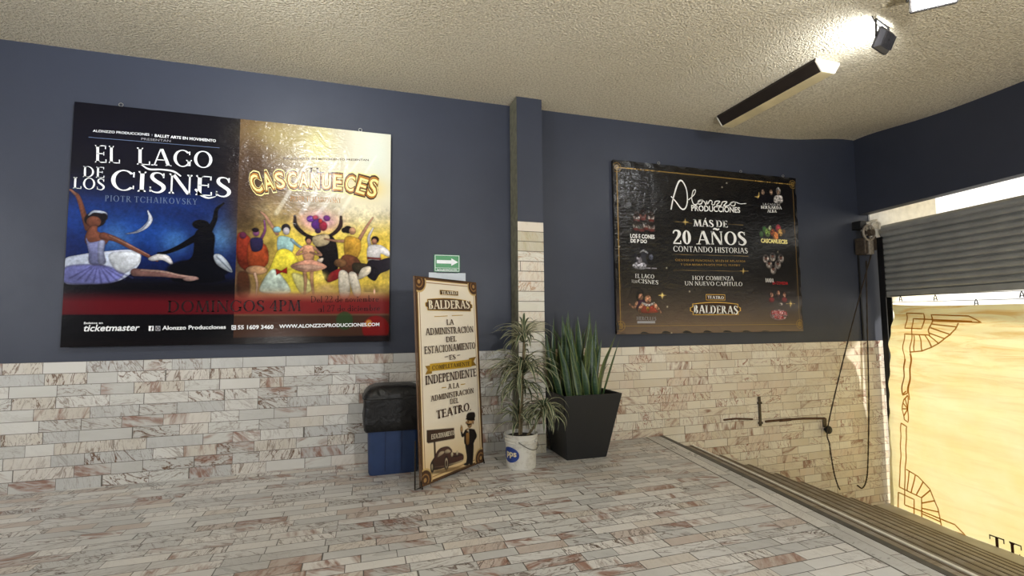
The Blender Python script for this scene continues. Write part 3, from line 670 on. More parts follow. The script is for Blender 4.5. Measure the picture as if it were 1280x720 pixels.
# chain hoist in the corner
def onY(y, px, py): P = on_plane(px, py, (0, y, 0), np.array([0, 1., 0])); return np.array(P)
hc = onY(5.34, 1086, 291); ho = tag(empty('chain_hoist', tuple(hc)), 'rusty hand chain hoist with a round wheel at the left end of the roller', 'hoist')
rel = lambda P: tuple(np.array(P)-hc)
m_oldmetal = plain('rusty dark metal', (74, 64, 54), .6, .4, var=.35, scale=25); m_castgrey = plain('worn grey casting', (140, 132, 120), .55, .3, var=.3, scale=25)
b = MB(); b.tube([(.115*math.cos(t), 0, .115*math.sin(t)) for t in np.linspace(0, 2*math.pi, 29)], .018, 8); 
for k in range(5): w = 2*math.pi*k/5; b.tube([(0, 0, 0), (.11*math.cos(w), 0, .11*math.sin(w))], .011, 6)
b.build('chain_wheel', m_castgrey, ho, smooth=True)
b = MB(); b.lathe([(.0, -.09), (.05, -.09), (.05, .06), (.0, .06)], n=18); hub = b.build('hub', m_oldmetal, ho); hub.rotation_euler = (math.pi/2, 0, 0)
b = MB(); loft(b, [rbox(0, 0, .10, .085, .02, z) for z in (-.30, -.29, -.06, -.05)]); g = b.build('gear_case', m_oldmetal, ho, bevel=.008); g.location = (.03, .10, -.02)
b = MB(); loft(b, [rbox(.03, .02, .045, .03, .012, z) for z in (-.33, -.12)]); b.build('chain_guide', m_castgrey, ho, bevel=.004)
b = MB()
b.hexa([(.02, .06, .03), (.30, .06, .10), (.30, .14, .10), (.02, .14, .03)], [(.02, .06, .17), (.30, .06, .25), (.30, .14, .25), (.02, .14, .17)])
b.build('bracket_plate', m_dirtywhite, ho, bevel=.01)['label'] = 'dirty white bracket plate'
b = MB()
b.tube([(.06, .03, .06), (.09, .0, .15), (.16, -.01, .19), (.24, .0, .16), (.27, .03, .08)], .018, 8); b.build('bracket_arm', m_dirtywhite, ho, smooth=True)
b = MB(); b.hexa([(-.08, .06, .07), (.05, .06, .07), (.05, .2, .07), (-.08, .2, .07)], [(-.08, .06, .2), (.05, .06, .2), (.05, .2, .2), (-.08, .2, .2)]); b.build('motor_block', m_black, ho, bevel=.01)
b = MB(); b.hexa([(.11, .1, -.24), (.30, .1, -.24), (.30, .2, -.24), (.11, .2, -.24)], [(.11, .1, -.09), (.30, .1, -.02), (.30, .2, -.02), (.11, .2, -.09)]); b.build('bearing_bracket', m_oldmetal, ho, bevel=.01)
m_chain = plain('dark dirty chain', (58, 48, 38), .6, .4)
yr = 5.50
def chain(name, pts, r, lb, cat, yr):
    P = _cr([onY(yr, *p) for p in pts], 14)
    O = P[-1]; b = MB(); b.tube([q-O for q in P], [r*(1+.22*math.sin(i*2.4)) for i in range(len(P))], 6); return tag(b.build(name, m_chain, loc=tuple(O), smooth=True), lb, cat)
chain('pull_rope', [(1089, 318), (1072, 380), (1054, 450), (1035, 533), (1037, 556), (1042, 588), (1047, 606), (1050, 612)], .0095, 'dark rope slanting from the chain hoist to a knob on the marble wall', 'rope', 5.455)
chain('hand_chain', [(1083, 326), (1084, 400), (1086, 500), (1085, 575), (1083, 600), (1078, 610), (1072, 607)], .010, 'hand chain hanging straight down from the hoist with a loop near the steps', 'chain', 5.525)
a = onY(D-.02, 1073.5, 318); c = onY(D-.02, 1075.5, 425)
b = MB(); b.box((-.014, -.02, c[2]-a[2]), (.014, .0, 0)); b.box((-.022, -.012, -.35), (.022, 0, -.33)); b.box((-.022, -.012, c[2]-a[2]+.1), (.022, 0, c[2]-a[2]+.12))
tag(b.build('conduit', m_black, loc=(a[0], D, a[2])), 'thin black vertical conduit on the blue wall below the hoist', 'conduit')
kx = onY(D-.05, 1034, 537); kn = tag(empty('rope_cleat', (kx[0], D-.014, kx[2])), 'dark round knob on the marble wall that holds the slanting rope', 'cleat')
b = MB(); b.lathe([(0, -.09), (.035, -.09), (.058, -.07), (.058, -.045), (.03, -.025), (.022, 0)], n=18); o = b.build('knob', m_black, kn, smooth=True); o.rotation_euler = (-math.pi/2, 0, 0)
b = MB(); b.box((-.045, -.012, .03), (.03, 0, .16)); b.build('mount_plate', m_oldmetal, kn, bevel=.004)
m_rustpipe = plain('rusty pipe', (84, 58, 42), .7, .2, var=.4, scale=18)
a = onY(D-.03, 957, 527); c = onY(D-.03, 1031, 523)
b = MB(); b.tube([(0, 0, 0), (.3, 0, .004), (.7, 0, -.003), (c[0]-a[0], 0, c[2]-a[2])], .016, 8); b.tube([(.25, -.001, .0), (.45, -.001, .0)], .021, 8)
tag(b.build('wall_pipe', m_rustpipe, loc=(a[0], D-.03, a[2]), smooth=True), 'rusty horizontal pipe stub on the marble wall ending at the rope knob', 'pipe')
a = onY(D-.03, 949.5, 496); c = onY(D-.03, 948.5, 533)
b = MB(); b.box((-.02, 0, c[2]-a[2]), (.02, .016, 0)); b.box((-.035, -.006, -.1), (.035, .016, -.07)); b.box((-.035, -.006, c[2]-a[2]+.03), (.035, .016, c[2]-a[2]+.06))
tag(b.build('wall_bracket', m_oldmetal, loc=(a[0], D-.03, a[2]), bevel=.003), 'short upright dark metal bracket on the cream marble wall', 'bracket')
a = onY(D-.03, 905, 525); c = onY(D-.03, 941, 524)
b = MB(); b.tube([(0, 0, 0), (.2, 0, .005), (c[0]-a[0], 0, c[2]-a[2])], .012, 8)
tag(b.build('wall_pipe', m_rustpipe, loc=(a[0], D-.026, a[2]), smooth=True), 'short thin pipe stub left of the upright bracket on the marble wall', 'pipe')

# ------------------------------------------------------------------ ceiling: floodlights and fluorescent fitting
m_flood = plain('grey aluminium floodlight', (92, 92, 98), .45, .6); m_glass = emissive('lit floodlight glass', (250, 252, 255), 14)
def flood(pos, nrm, anchor, label, power, up=(0, 0, 1), wdt=.26, hgt=.18):
    n = Vector(nrm).normalized(); x = Vector(up).cross(n).normalized(); y = n.cross(x); M = Matrix((x, y, n)).transposed()
    e = tag(empty('floodlight', pos), label, 'floodlight', 'ceiling floodlights'); e.rotation_euler = M.to_euler()
    def loc(P): return tuple(M.inverted() @ (Vector(P)-Vector(pos)))
    w, h = wdt/2, hgt/2
    b = MB(); loft(b, [rbox(0, 0, w*.72, h*.72, .01, -.04), rbox(0, 0, w*.9, h*.9, .012, -.02), rbox(0, 0, w, h, .014, -.008), rbox(0, 0, w, h, .014, .012)]); b.build('housing', m_flood, e)
    b = MB()
    for i in range(7): b.box((-w*.66+i*w*.22-.003, -h*.66, -.054), (-w*.66+i*w*.22+.003, h*.66, -.038))
    b.build('heat_sink', m_flood, e)
    b = MB(); b.box((-w*.9, -h*.88, .011), (w*.9, h*.88, .0145)); b.build('glass', m_glass, e)
    b = MB(); A0 = Vector(anchor); zc = A0.z-.004
    tops = [A0-x*w*.98, A0+x*w*.98]; bots = [Vector(pos)-x*(w+.012), Vector(pos)+x*(w+.012)]
    for t_, b_ in zip(tops, bots): t_.z = zc; b.tube([loc(t_), loc(b_)], .009, 6)
    b.tube([loc(tops[0]), loc(tops[1])], .009, 6); b.build('bracket', m_black, e)
    b = MB(); q = Vector(pos)-n*.05; m_ = (q+A0)/2+x*.05; b.tube([loc(p) for p in _cr([q, m_, A0+x*.12+Vector((0, 0, -.05)), A0+x*.2], 5)], .005, 6); b.build('cable', m_black, e)
    l = area('floodlight_beam', (0, 0, 0), (0, 0, -1), (wdt*.85, hgt*.85), power, COOL)
    l.parent = e; l.location = (0, 0, .03); l.rotation_euler = (math.pi, 0, 0)
    return e
fa = on_plane(1104, 51, (0, 0, 4.04), np.array([0, 0, 1.])); 
flood(tuple(fa), (-.22, .86, .42), (fa[0]+.0, fa[1]+.0, ceil_z(fa[0], fa[1])), 'grey floodlight on a black bracket beside the fluorescent fitting', P_A)
fb = on_plane(1166, -5, (0, 0, 4.06), np.array([0, 0, 1.])); 
flood(tuple(fb), (-.62, -.66, -.05), (fb[0], fb[1], ceil_z(fb[0], fb[1])), 'lit floodlight glaring at the top edge of the photo', P_B, wdt=.30, hgt=.2)
flood((-.8, 2.6, 4.06), (-.42, .9, .28), (-.8, 2.6, HC), 'floodlight above the photo edge that lights the left banner', P_C)
# fluorescent fitting
m_fit_dark = plain('dark brown louvre side', (40, 33, 28), .4, var=.2); m_fit_white = plain('white enamel end cap', (226, 222, 208), .4); m_fit_lens = plain('yellowed plastic diffuser', (214, 200, 160), .35, var=.14, scale=4)
fx0, fx1, fy0, fy1 = 4.452, 4.775, 3.646, 5.10; zt = ceil_z(4.6, 4.4)-.002
fi = tag(empty('fluorescent_fitting', (4.61, 4.37, zt)), 'long unlit fluorescent ceiling fitting with dark side and cream diffuser', 'light fitting')
cx, cy = 4.61, 4.37
sec = [(fx0-cx, .0), (fx0-cx+.0, -.025), (fx0-cx+.075, -.13), (fx1-cx-.075, -.13), (fx1-cx, -.025), (fx1-cx, .0)]
y0, y1 = fy0-cy, fy1-cy
b = MB(); i, j = sec[0], sec[1]
for i in (0, 1, 3, 4):
    p, q = sec[i], sec[i+1]; dx = 1 if i < 2 else -1
    b.add([(p[0], y0, p[1]), (q[0], y0, q[1]), (q[0], y1, q[1]), (p[0], y1, p[1]), (p[0]+.006*dx, y0, p[1]), (q[0]+.006*dx, y0, q[1]+.002), (q[0]+.006*dx, y1, q[1]+.002), (p[0]+.006*dx, y1, p[1])], [(0, 1, 2, 3), (7, 6, 5, 4), (0, 4, 5, 1), (2, 6, 7, 3)])
b.build('side_panel', m_fit_dark, fi)
b = MB(); p, q = sec[2], sec[3]; b.box((p[0]+.002, y0, -.136), (q[0]-.002, y1, -.124)); b.build('diffuser', m_fit_lens, fi, bevel=.004)
for yy in (y0, y1):
    b = MB(); b.hexa([(p[0], yy-.01, p[1]-.004) for p in sec], [(p[0], yy+.01, p[1]-.004) for p in sec]); b.build('end_cap', m_fit_white, fi, bevel=.003)
b = MB(); b.box((fx0-cx+.02, y0+.01, -.012), (fx1-cx-.02, y1-.01, 0)); b.build('back_plate', m_fit_white, fi)

# ------------------------------------------------------------------ litter bin with a black bag
m_bin = plain('blue plastic bin', (38, 58, 96), .42, var=.1); m_binline = plain('dark blue moulding', (22, 40, 76), .5)
def bag_mat():
    k = NT('black bin bag'); o = k.obj(); n = k.noise(o, 7, 4, .55, 1.2); k.bump(n, .7, .03); return k.fin(lin4((14, 14, 16)), .42, 0., .45)
m_bag = bag_mat()
BX, BY = .315, 5.245
bn = tag(empty('litter_bin', (BX, BY, 0)), 'blue plastic litter bin with a black bag over its rim, beside the standing sign', 'bin')
b = MB(); loft(b, [rbox(0, 0, .236, .188, .05, 0), rbox(0, 0, .246, .198, .05, .03), rbox(0, 0, .262, .212, .055, .78)]); b.build('bin_body', m_bin, bn, smooth=True)
for gx in (-.085, .075):
    b = MB(); b.hexa([(gx-.006, -.2005, .035), (gx+.006, -.2005, .035), (gx+.006, -.19, .035), (gx-.006, -.19, .035)], [(gx-.006, -.2145, .78), (gx+.006, -.2145, .78), (gx+.006, -.19, .78), (gx-.006, -.19, .78)]); b.build('moulding_line', m_binline, bn)
rnd = random.Random(3)
def bagring(hx, hy, r, z, amp, seed):
    R_ = rbox(0, 0, hx, hy, r, z, 9); out = []
    for i, p in enumerate(R_):
        w = 2*math.pi*i/len(R_); f = amp*(math.sin(5*w+seed)+.6*math.sin(11*w+2*seed)+.5*math.sin(17*w+seed*3)); q = 1+f
        out.append((p[0]*q, p[1]*q, p[2]+amp*.35*math.sin(3*w+seed*2)))
    return out
b = MB(); loft(b, [bagring(.278, .226, .07, .425, .016, .4), bagring(.296, .244, .08, .45, .014, .6), bagring(.303, .25, .09, .55, .014, 1.2), bagring(.298, .246, .09, .66, .010, 1.9), bagring(.302, .252, .09, .735, .006, 2.4), bagring(.298, .25, .09, .775, .004, 2.4), bagring(.288, .238, .09, .80, .005, 2.8),
    bagring(.25, .205, .09, .845, .006, 3.1), bagring(.20, .15, .08, .868, .006, 3.6), bagring(.09, .07, .04, .876, .004, 4.)], False, True)
b.build('bin_bag', m_bag, bn, smooth=True)
b = MB(); b.tube([p for p in bagring(.302, .252, .09, .755, .004, 2.4)]+[bagring(.302, .252, .09, .755, .004, 2.4)[0]], .009, 6); b.build('bag_rim', m_bag, bn, smooth=True)

# ------------------------------------------------------------------ plants
def leaf_mat(name, mid, edge, band=None):
    k = NT(name); a = k.n('ShaderNodeVertexColor'); a.layer_name = 'across'; o = k.obj()
    sp = k.n('ShaderNodeSeparateColor'); k.put(sp.inputs[0], a.outputs[0]); e = sp.outputs[0]
    n = k.noise(o, 14, 3)
    c = k.mix(k.maprange(e, .62, .8), k.ramp(n, [(.3, mid), (.7, tuple(int(v*1.25) for v in mid))]), lin4(edge))
    if band:
        bn_ = k.noise(k.vmath('MULTIPLY', o, (6, 6, 34)), 1.6, 3, .6); c = k.mix(k.math('MULTIPLY', k.maprange(bn_, .5, .6), k.maprange(e, .75, .5)), c, lin4(band))
    return k.fin(c, .38, 0., .45)
def blade(mb_, cols, path, ws, side, cup=.0):
    """strap leaf: centre line, half widths, sideways direction; five vertices across"""
    P = _cr(path, 5); m = len(P); W = np.interp(np.linspace(0, 1, m), np.linspace(0, 1, len(ws)), ws); side = np.array(side, float); side /= np.linalg.norm(side); vs = []
    for i in range(m):
        t = P[min(i+1, m-1)]-P[max(i-1, 0)]; t /= np.linalg.norm(t)+1e-9; nn = np.cross(side, t); 
        sd = side if side.ndim == 1 else side[i]
        for a in (-1, -.6, 0, .6, 1): vs.append(P[i]+sd*W[i]*a+nn*cup*W[i]*(1-a*a)); cols.append(abs(a))
    mb_.add(vs, [(i*5+k, i*5+k+1, (i+1)*5+k+1, (i+1)*5+k) for i in range(m-1) for k in range(4)])
def leaf_build(mb_, cols, name, mat, parent):
    o = mb_.build(name, mat, parent, smooth=True, recalc=False); at = o.data.color_attributes.new('across', 'FLOAT_COLOR', 'POINT')
    at.data.foreach_set('color', np.repeat(np.array(cols)[:, None], 4, 1).astype(np.float32).ravel()); return o
m_spider = leaf_mat('variegated strap leaf', (52, 66, 46), (186, 182, 148)); m_snake = leaf_mat('snake plant leaf', (30, 52, 33), (84, 98, 50), (52, 76, 46))
m_soil = plain('dark potting soil', (44, 36, 28), .95, var=.3, scale=40, bump=.01); m_stem = plain('brown plant stem', (104, 92, 66), .8, var=.25, scale=30)
KX, KY = 1.602, 4.885
m_bucket = NT('scuffed white bucket plastic'); o_ = m_bucket.obj()
m_bucket.fin(m_bucket.mix(m_bucket.maprange(m_bucket.noise(o_, 16, 5, .7), .5, .72, 0, .6), lin4((206, 204, 196)), lin4((150, 142, 126))), .45); m_bucket = m_bucket.m
pd = tag(empty('potted_dracaena', (KX, KY, 0)), 'variegated strap-leaved plant in a scuffed white plastic bucket', 'potted plant')
b = MB(); b.lathe([(0, .004), (.142, .004), (.150, .0), (.154, .02), (.163, .255), (.172, .258), (.173, .268), (.165, .272), (.165, .288), (.174, .291), (.174, .300), (.166, .304), (.167, .322), (.176, .325), (.178, .345), (.170, .348), (.164, .34), (.160, .30), (.0, .30)], n=44)
b.build('bucket', m_bucket, pd, smooth=False)
b = MB(); b.lathe([(0, .325), (.08, .322), (.15, .315), (.163, .31)], n=24); b.build('soil', m_soil, pd, smooth=True)
va = math.atan2(-KY, -KX)      # towards the camera
def on_bucket(x, z, d): 
    r = .1545+(z/.255)*.0085+d; w = va-.80+x/.158; return (r*math.cos(w), r*math.sin(w), z)
m_ovalblue = plain('blue bucket label', (34, 60, 132), .4, var=.08); m_labelcream = plain('cream label lettering', (228, 214, 170), .4)
b = MB(); NR, NA = 6, 40; vs = [on_bucket(0, .15, .0022)]
for i in range(1, NR+1):
    for k in range(NA): w = 2*math.pi*k/NA; vs.append(on_bucket(.108*i/NR*math.cos(w), .15+.078*i/NR*math.sin(w), .0022))
b.add(vs, [(0, 1+k, 1+(k+1) % NA) for k in range(NA)]+[(1+(i-1)*NA+k, 1+(i-1)*NA+(k+1) % NA, 1+i*NA+(k+1) % NA, 1+i*NA+k) for i in range(1, NR) for k in range(NA)]); lab = b.build('label', m_ovalblue, pd, smooth=True, recalc=False)
lab['label'] = 'blue oval label'
b = MB(); po = sans('pps', .03); xs = [q[0] for p in po for q in p]; sc_ = .125/(max(xs)-min(xs))
for p in po: b.add([on_bucket(-.045+(q[0]-min(xs))*sc_, .138+q[1]*.062, .0042) for q in p], [tuple(range(len(p)))])
b.build('lettering', m_labelcream, lab, recalc=False)
b = MB(); b.tube([(.178*math.cos(w), .178*math.sin(w), .296-.10*math.sin((w-va+.2)/2.4*math.pi) if True else 0) for w in np.linspace(va-.2, va+2.2, 16)], .003, 6); b.build('bail_handle', m_wire, pd)
for w in (va-.2+.0, va+1.05):
    b = MB(); b.tube([(.168*math.cos(w), .168*math.sin(w), .285), (.19*math.cos(w), .19*math.sin(w), .285)], .014, 10); b.build('handle_ear', m_bucket, pd)
def rosette(cx, cy, cz, n, Lr, seed, droop=1.0, upf=.6):
    R_ = random.Random(seed); b = MB(); cols = []
    for i in range(n):
        az = 2*math.pi*i/n*2.618+R_.uniform(-.3, .3); L_ = R_.uniform(*Lr); el = R_.uniform(.1, 1.25)*upf+.15; r0 = np.array([math.cos(az), math.sin(az), 0])
        p = [np.array([cx, cy, cz+R_.uniform(-.09, .03)])]; e = el; 
        for k in range(5): p.append(p[-1]+(r0*math.cos(e)+np.array([0, 0, math.sin(e)]))*L_/5); e -= droop*R_.uniform(.28, .52)
        w = R_.uniform(.011, .017); blade(b, cols, p, [w*.7, w, w, w*.75, .0008], np.cross(r0, (0, 0, 1)), .35)
    return b, cols
for cx, cy, cz, n, Lr, sd, dr, up in ((.05, .02, 1.36, 52, (.26, .44), 1, .85, 1.0), (.03, .0, 1.02, 90, (.36, .56), 5, .95, .85), (.01, .02, .84, 40, (.30, .5), 15, 1.2, .6), (.22, -.12, .58, 70, (.24, .42), 9, 1.2, .85), (-.02, .03, .50, 34, (.24, .42), 12, .9, 1.1)):
    b, cols = rosette(cx, cy, cz, n, Lr, sd, dr, up); leaf_build(b, cols, 'foliage', m_spider, pd)
for pts in ([(.01, .02, .3), (.03, .03, .7), (.05, .02, 1.3)], [(-.02, .0, .3), (.0, -.01, .7), (.02, .0, .98)], [(.05, -.03, .3), (.14, -.09, .45), (.20, -.12, .58)]):
    b = MB(); b.tube(_cr(pts, 6), .013, 8); b.build('stem', m_stem, pd, smooth=True)
# snake plant in a tapered black planter
GX, GY = 2.376, 5.158
m_pot = plain('matt black planter', (24, 25, 28), .5, var=.08, scale=5)
pl = tag(empty('potted_snake_plant', (GX, GY, 0)), 'tall green snake plant in a tapered square black planter', 'potted plant')
b = MB(); loft(b, [rbox(0, 0, .238, .238, .012, 0), rbox(0, 0, .242, .242, .012, .006), rbox(.028, 0, .350, .375, .014, .695), rbox(.028, 0, .352, .377, .014, .71), rbox(.028, 0, .330, .353, .012, .71), rbox(.024, 0, .314, .337, .012, .63)]); b.build('planter', m_pot, pl)
b = MB(); b.grid(lambda i, j: (.026+(i-.5)*.64, (j-.5)*.68, .655+.012*math.sin(i*17)*math.cos(j*13)), 14, 14); b.build('soil', m_soil, pl, smooth=True)
spots = [(710, 388, -.13, .05, .048), (737, 389, .1, .02, .05), (722, 395, 0, -.06, .05), (745, 400, .16, .04, .05), (703, 394, -.2, -.05, .045), (692, 397, -.24, .1, .035), (683, 415, -.28, .02, .04), (729, 412, .05, .1, .048), (752, 424, .14, -.12, .04), (770, 418, .25, -.05, .05), (775, 422, .30, -.1, .022), (716, 408, -.06, .14, .05),
         (741, 418, .09, -.15, .055), (734, 425, .03, -.2, .045), (708, 415, -.1, -.15, .05), (697, 425, -.18, -.18, .042), (749, 432, .19, .16, .045), (757, 446, .2, -.2, .035), (720, 425, -.02, .22, .05), (700, 440, -.22, .2, .045), (727, 450, .02, -.24, .04), (688, 435, -.27, -.12, .038), (762, 452, .27, .12, .035), (714, 445, -.08, -.26, .04), (743, 455, .12, -.27, .038)]
R_ = random.Random(11)
for k in range(16): spots.append((R_.uniform(690, 765), R_.uniform(395, 455)+0, R_.uniform(-.24, .26), R_.uniform(-.24, .26), R_.uniform(.036, .05)))
for px, py, bx, by, w in spots:
    tip = onY(GY+by*.9, px, py)-np.array([GX, GY, 0]); base = np.array([bx*.92, by, .64]); mid = (base*.5+tip*.5)+np.array([R_.uniform(-.03, .03), R_.uniform(-.03, .03), 0])
    b = MB(); cols = []; az = R_.uniform(-.8, .8); blade(b, cols, [base, base*.7+mid*.3, mid, mid*.45+tip*.55, tip], [w*.62, w*.85, w, w*.82, w*.4, .001], (math.cos(az), math.sin(az), 0), .3); leaf_build(b, cols, 'leaf', m_snake, pl)

# ------------------------------------------------------------------ small signs on the wall
m_green = plain('green sign plastic', (24, 128, 62), .35, var=.06); m_white = plain('white plastic', (232, 236, 238), .4, var=.04); m_paper = plain('white notice paper', (206, 214, 222), .6, var=.05)
m_greenink = plain('green ink', (60, 140, 90), .5); m_greyink = plain('grey ink', (120, 128, 134), .5)
def wall_panel(name, px0, py0, px1, py1, yw):
    a, c = onY(yw, px0, py1), onY(yw, px1, py0); p = Panel(name, (a[0], yw, a[2]), (1, 0, 0), (0, 0, 1)); p.w, p.h = c[0]-a[0], c[2]-a[2]; return p
xp = wall_panel('exit_sign', 542.5, 319, 575, 339.5, D-.012)
tag(xp.e, 'small green evacuation sign with a white arrow pointing right', 'sign')
b = MB(); b.box((0, 0, -.010), (xp.w, xp.h, 0)); b.build('sign_plate', m_green, xp.e, bevel=.002)
w, h = xp.w, xp.h
xp.polys('arrow', [[(.10*w, .48*h), (.66*w, .48*h), (.66*w, .68*h), (.10*w, .68*h)], [(.66*w, .36*h), (.92*w, .58*h), (.66*w, .80*h)]], m_white)
q = [(.02, .02), (.98, .02), (.98, .98), (.02, .98)]; t = .012
xp.polys('border', [[(.03*w, .03*h), (.97*w, .03*h), (.97*w, .03*h+.006), (.03*w, .03*h+.006)], [(.03*w, .97*h-.006), (.97*w, .97*h-.006), (.97*w, .97*h), (.03*w, .97*h)], [(.03*w, .03*h), (.03*w+.006, .03*h), (.03*w+.006, .97*h), (.03*w, .97*h)], [(.97*w-.006, .03*h), (.97*w, .03*h), (.97*w, .97*h), (.97*w-.006, .97*h)], [(.03*w, .22*h), (.97*w, .22*h), (.97*w, .235*h), (.03*w, .235*h)]], m_white)
po = sans('RUTA DE EVACUACIÓN', .02); xs = [k[0] for p in po for k in p]; xp.polys('lettering', [[(.12*w+(k[0]-min(xs))/(max(xs)-min(xs))*.76*w, .075*h+k[1]*.10*h) for k in p] for p in po], m_white)
np_ = wall_panel('wall_notice', 536, 341.5, 582, 353.5, D-.008); tag(np_.e, 'white notice on the wall under the green arrow sign, half hidden by the standing sign', 'notice')
w, h = np_.w, np_.h+.12; b = MB(); b.box((0, -.12, -.006), (w, np_.h, 0)); b.build('notice_sheet', m_paper, np_.e, bevel=.002)
np_.polys('emblem', [[(.5*w+.018*math.cos(k), .02+.018*math.sin(k)) for k in np.linspace(0, 6.28, 13)[:-1]]], m_greenink)
np_.polys('printed_line', [[(.2*w, .115), (.78*w, .115), (.78*w, .120), (.2*w, .120)]], m_greyink)
# ------------------------------------------------------------------ printed banners
m_ink_white = vinyl('white print', (236, 238, 240)); m_ink_blue = vinyl('grey blue print', (96, 112, 140)); m_ink_dark = vinyl('dark red brown print', (34, 12, 14)); m_ink_gold = vinyl('gold print', (206, 164, 76), rough=.25)
m_ink_grey = vinyl('grey print', (150, 150, 156)); m_ink_glow = vinyl('pale yellow print', (240, 226, 150)); m_ink_orange = vinyl('golden brown print', (168, 112, 38)); m_ink_brown = vinyl('dark brown print', (66, 40, 28)); m_ink_red = vinyl('red print', (170, 40, 44))
m_hook = plain('bright screw eye', (190, 190, 190), .3, .9); m_batten = plain('dark wooden batten', (30, 28, 28), .7)
YB = D-.06
def banner(name, x0, x1, z0, z1):
    p = Panel(name, (x0, YB, z0), (1, 0, 0), (0, 0, 1)); p.w, p.h = x1-x0, z1-z0
    b = MB(); t = .045
    for lo, hi in (((0, 0), (p.w, t)), ((0, p.h-t), (p.w, p.h)), ((0, t), (t, p.h-t)), ((p.w-t, t), (p.w, p.h-t))): b.box((lo[0]+.004, lo[1]+.004, -.055), (hi[0]-.004, hi[1]-.004, -.006))
    b.build('frame', m_batten, p.e); return p
def hooks(p, us):
    for u in us:
        b = MB(); b.tube([(u+.018*math.cos(t), p.h+.028+.018*math.sin(t), -.03) for t in np.linspace(0, 6.28, 13)], .004, 6); b.tube([(u, p.h+.01, -.03), (u, p.h-.02, -.03)], .004, 6); b.build('hook', m_hook, p.e)
# ---- left banner: two shows side by side
L = banner('theatre_banner', -2.676, .278, 1.306, 3.656)
tag(L.e, 'large glossy banner with dark blue swan ballet half and bright nutcracker half', 'banner')
L.view = lambda x, y: (70+x/2.2512, 120+y/2.2512)
hooks(L, (.36, 2.62))
A_ = Art(L, L.w, L.h, .0055)
SPL = 508
uS = L.uv(SPL, 400)[0]; left = (A_.X < uS).astype(float); right = 1-left
A_.put(np.ones_like(left), (10, 10, 20))
yy = A_.Y/L.h
A_.put(np.clip((.74-yy)/.25, 0, 1)*np.clip((yy-.18)/.18, 0, 1)*left, (14, 26, 74), .95)
A_.glow(60, 330, 150, 80, (22, 60, 140), .7); A_.glow(250, 380, 130, 70, (24, 64, 140), .8); A_.glow(330, 300, 130, 34, (20, 52, 128), .6); A_.glow(440, 330, 120, 80, (18, 40, 100), .55)
A_.glow(165, 400, 45, 50, (70, 116, 176), .75); A_.glow(335, 410, 42, 42, (66, 116, 176), .75); A_.glow(462, 400, 40, 60, (70, 120, 176), .75); A_.glow(150, 150, 200, 120, (12, 14, 34), .5)
A_.put(np.clip((.30-yy)/.05, 0, 1)*left, (8, 6, 10), .95)
# right half ground
A_.put(right, (96, 74, 52))
A_.put(np.clip((A_.X-uS-.15)/1.0, 0, 1)*np.clip((yy-.38)/.3, 0, 1), (222, 218, 196), .95)
A_.put(np.clip((A_.X-uS-.05)/.5, 0, 1)*np.clip((.62-yy)/.12, 0, 1)*np.clip((yy-.18)/.1, 0, 1), (214, 186, 70), .9)
saved = A_.C.copy()
A_.glow(620, 110, 110, 60, (176, 160, 96), .6); A_.glow(545, 260, 75, 170, (58, 42, 34), .9); A_.glow(660, 130, 60, 70, (150, 136, 90), .5); A_.glow(740, 140, 60, 90, (206, 198, 116), .6); A_.glow(900, 160, 60, 130, (214, 222, 210), .8)
A_.glow(610, 300, 60, 60, (130, 104, 70), .5); A_.glow(540, 330, 46, 60, (60, 44, 32), .7); A_.glow(740, 400, 200, 60, (228, 206, 80), .6); A_.glow(900, 420, 60, 60, (236, 196, 60), .7); A_.glow(880, 260, 60, 40, (226, 190, 90), .7)
for x0_, x1_ in ((800, 690), (860, 740), (720, 620), (900, 800)): A_.stroke([(x0_, 170), (x1_, 330)], [5, 16], (238, 240, 236), .45, 6, False)
A_.C = np.where(left[..., None] > .5, np.where((A_.X > uS)[..., None], A_.C, A_.C), A_.C)
mask = left[..., None] > .5
A_.rim = .55
# ---- white swan dancer
SK = (116, 68, 52); SK2 = (158, 106, 88)
A_.stroke([(46, 268), (60, 280), (70, 305), (80, 340), (92, 372)], [4, 11, 13, 15, 22], SK); A_.stroke([(28, 268), (40, 264), (54, 276)], [3, 6, 8], SK2)
A_.ell(110, 348, 29, 25, (26, 20, 28)); A_.ell(106, 354, 20, 19, SK); A_.stroke([(92, 335), (108, 325), (138, 330), (142, 345)], [4, 8, 8, 4], (196, 206, 224)); A_.ell(135, 340, 10, 12, (22, 18, 26))
A_.poly([(98, 368), (116, 366), (118, 382), (150, 392), (136, 420), (90, 420), (82, 396)], SK)
A_.poly([(22, 462), (70, 446), (150, 436), (210, 433), (236, 446), (234, 474), (200, 508), (160, 524), (90, 530), (22, 524)], (206, 216, 238))
A_.poly([(22, 484), (80, 474), (150, 480), (190, 500), (160, 524), (90, 530), (22, 524)], (112, 116, 190), .85, 8); A_.poly([(150, 445), (232, 440), (230, 472), (180, 500)], (232, 238, 246), .8, 6)
for k in range(9): A_.stroke([(118, 470), (40+k*22, 528-abs(k-4)*4)], [2, 5], (80, 84, 160), .4, 2, False)
A_.poly([(84, 398), (96, 412), (136, 408), (134, 440), (138, 470), (96, 472), (92, 440)], (122, 126, 172)); A_.poly([(120, 412), (136, 408), (134, 440), (138, 470), (120, 470)], (168, 176, 208), .7, 5)
A_.stroke([(134, 394), (170, 404), (215, 428), (262, 452), (285, 464)], [24, 16, 13, 9, 6], SK); A_.stroke([(150, 393), (200, 416), (262, 448)], [4, 5, 3], (206, 150, 130), .8)
A_.poly([(260, 456), (290, 444), (316, 450), (328, 468), (324, 474), (300, 462), (270, 464)], (220, 218, 220))
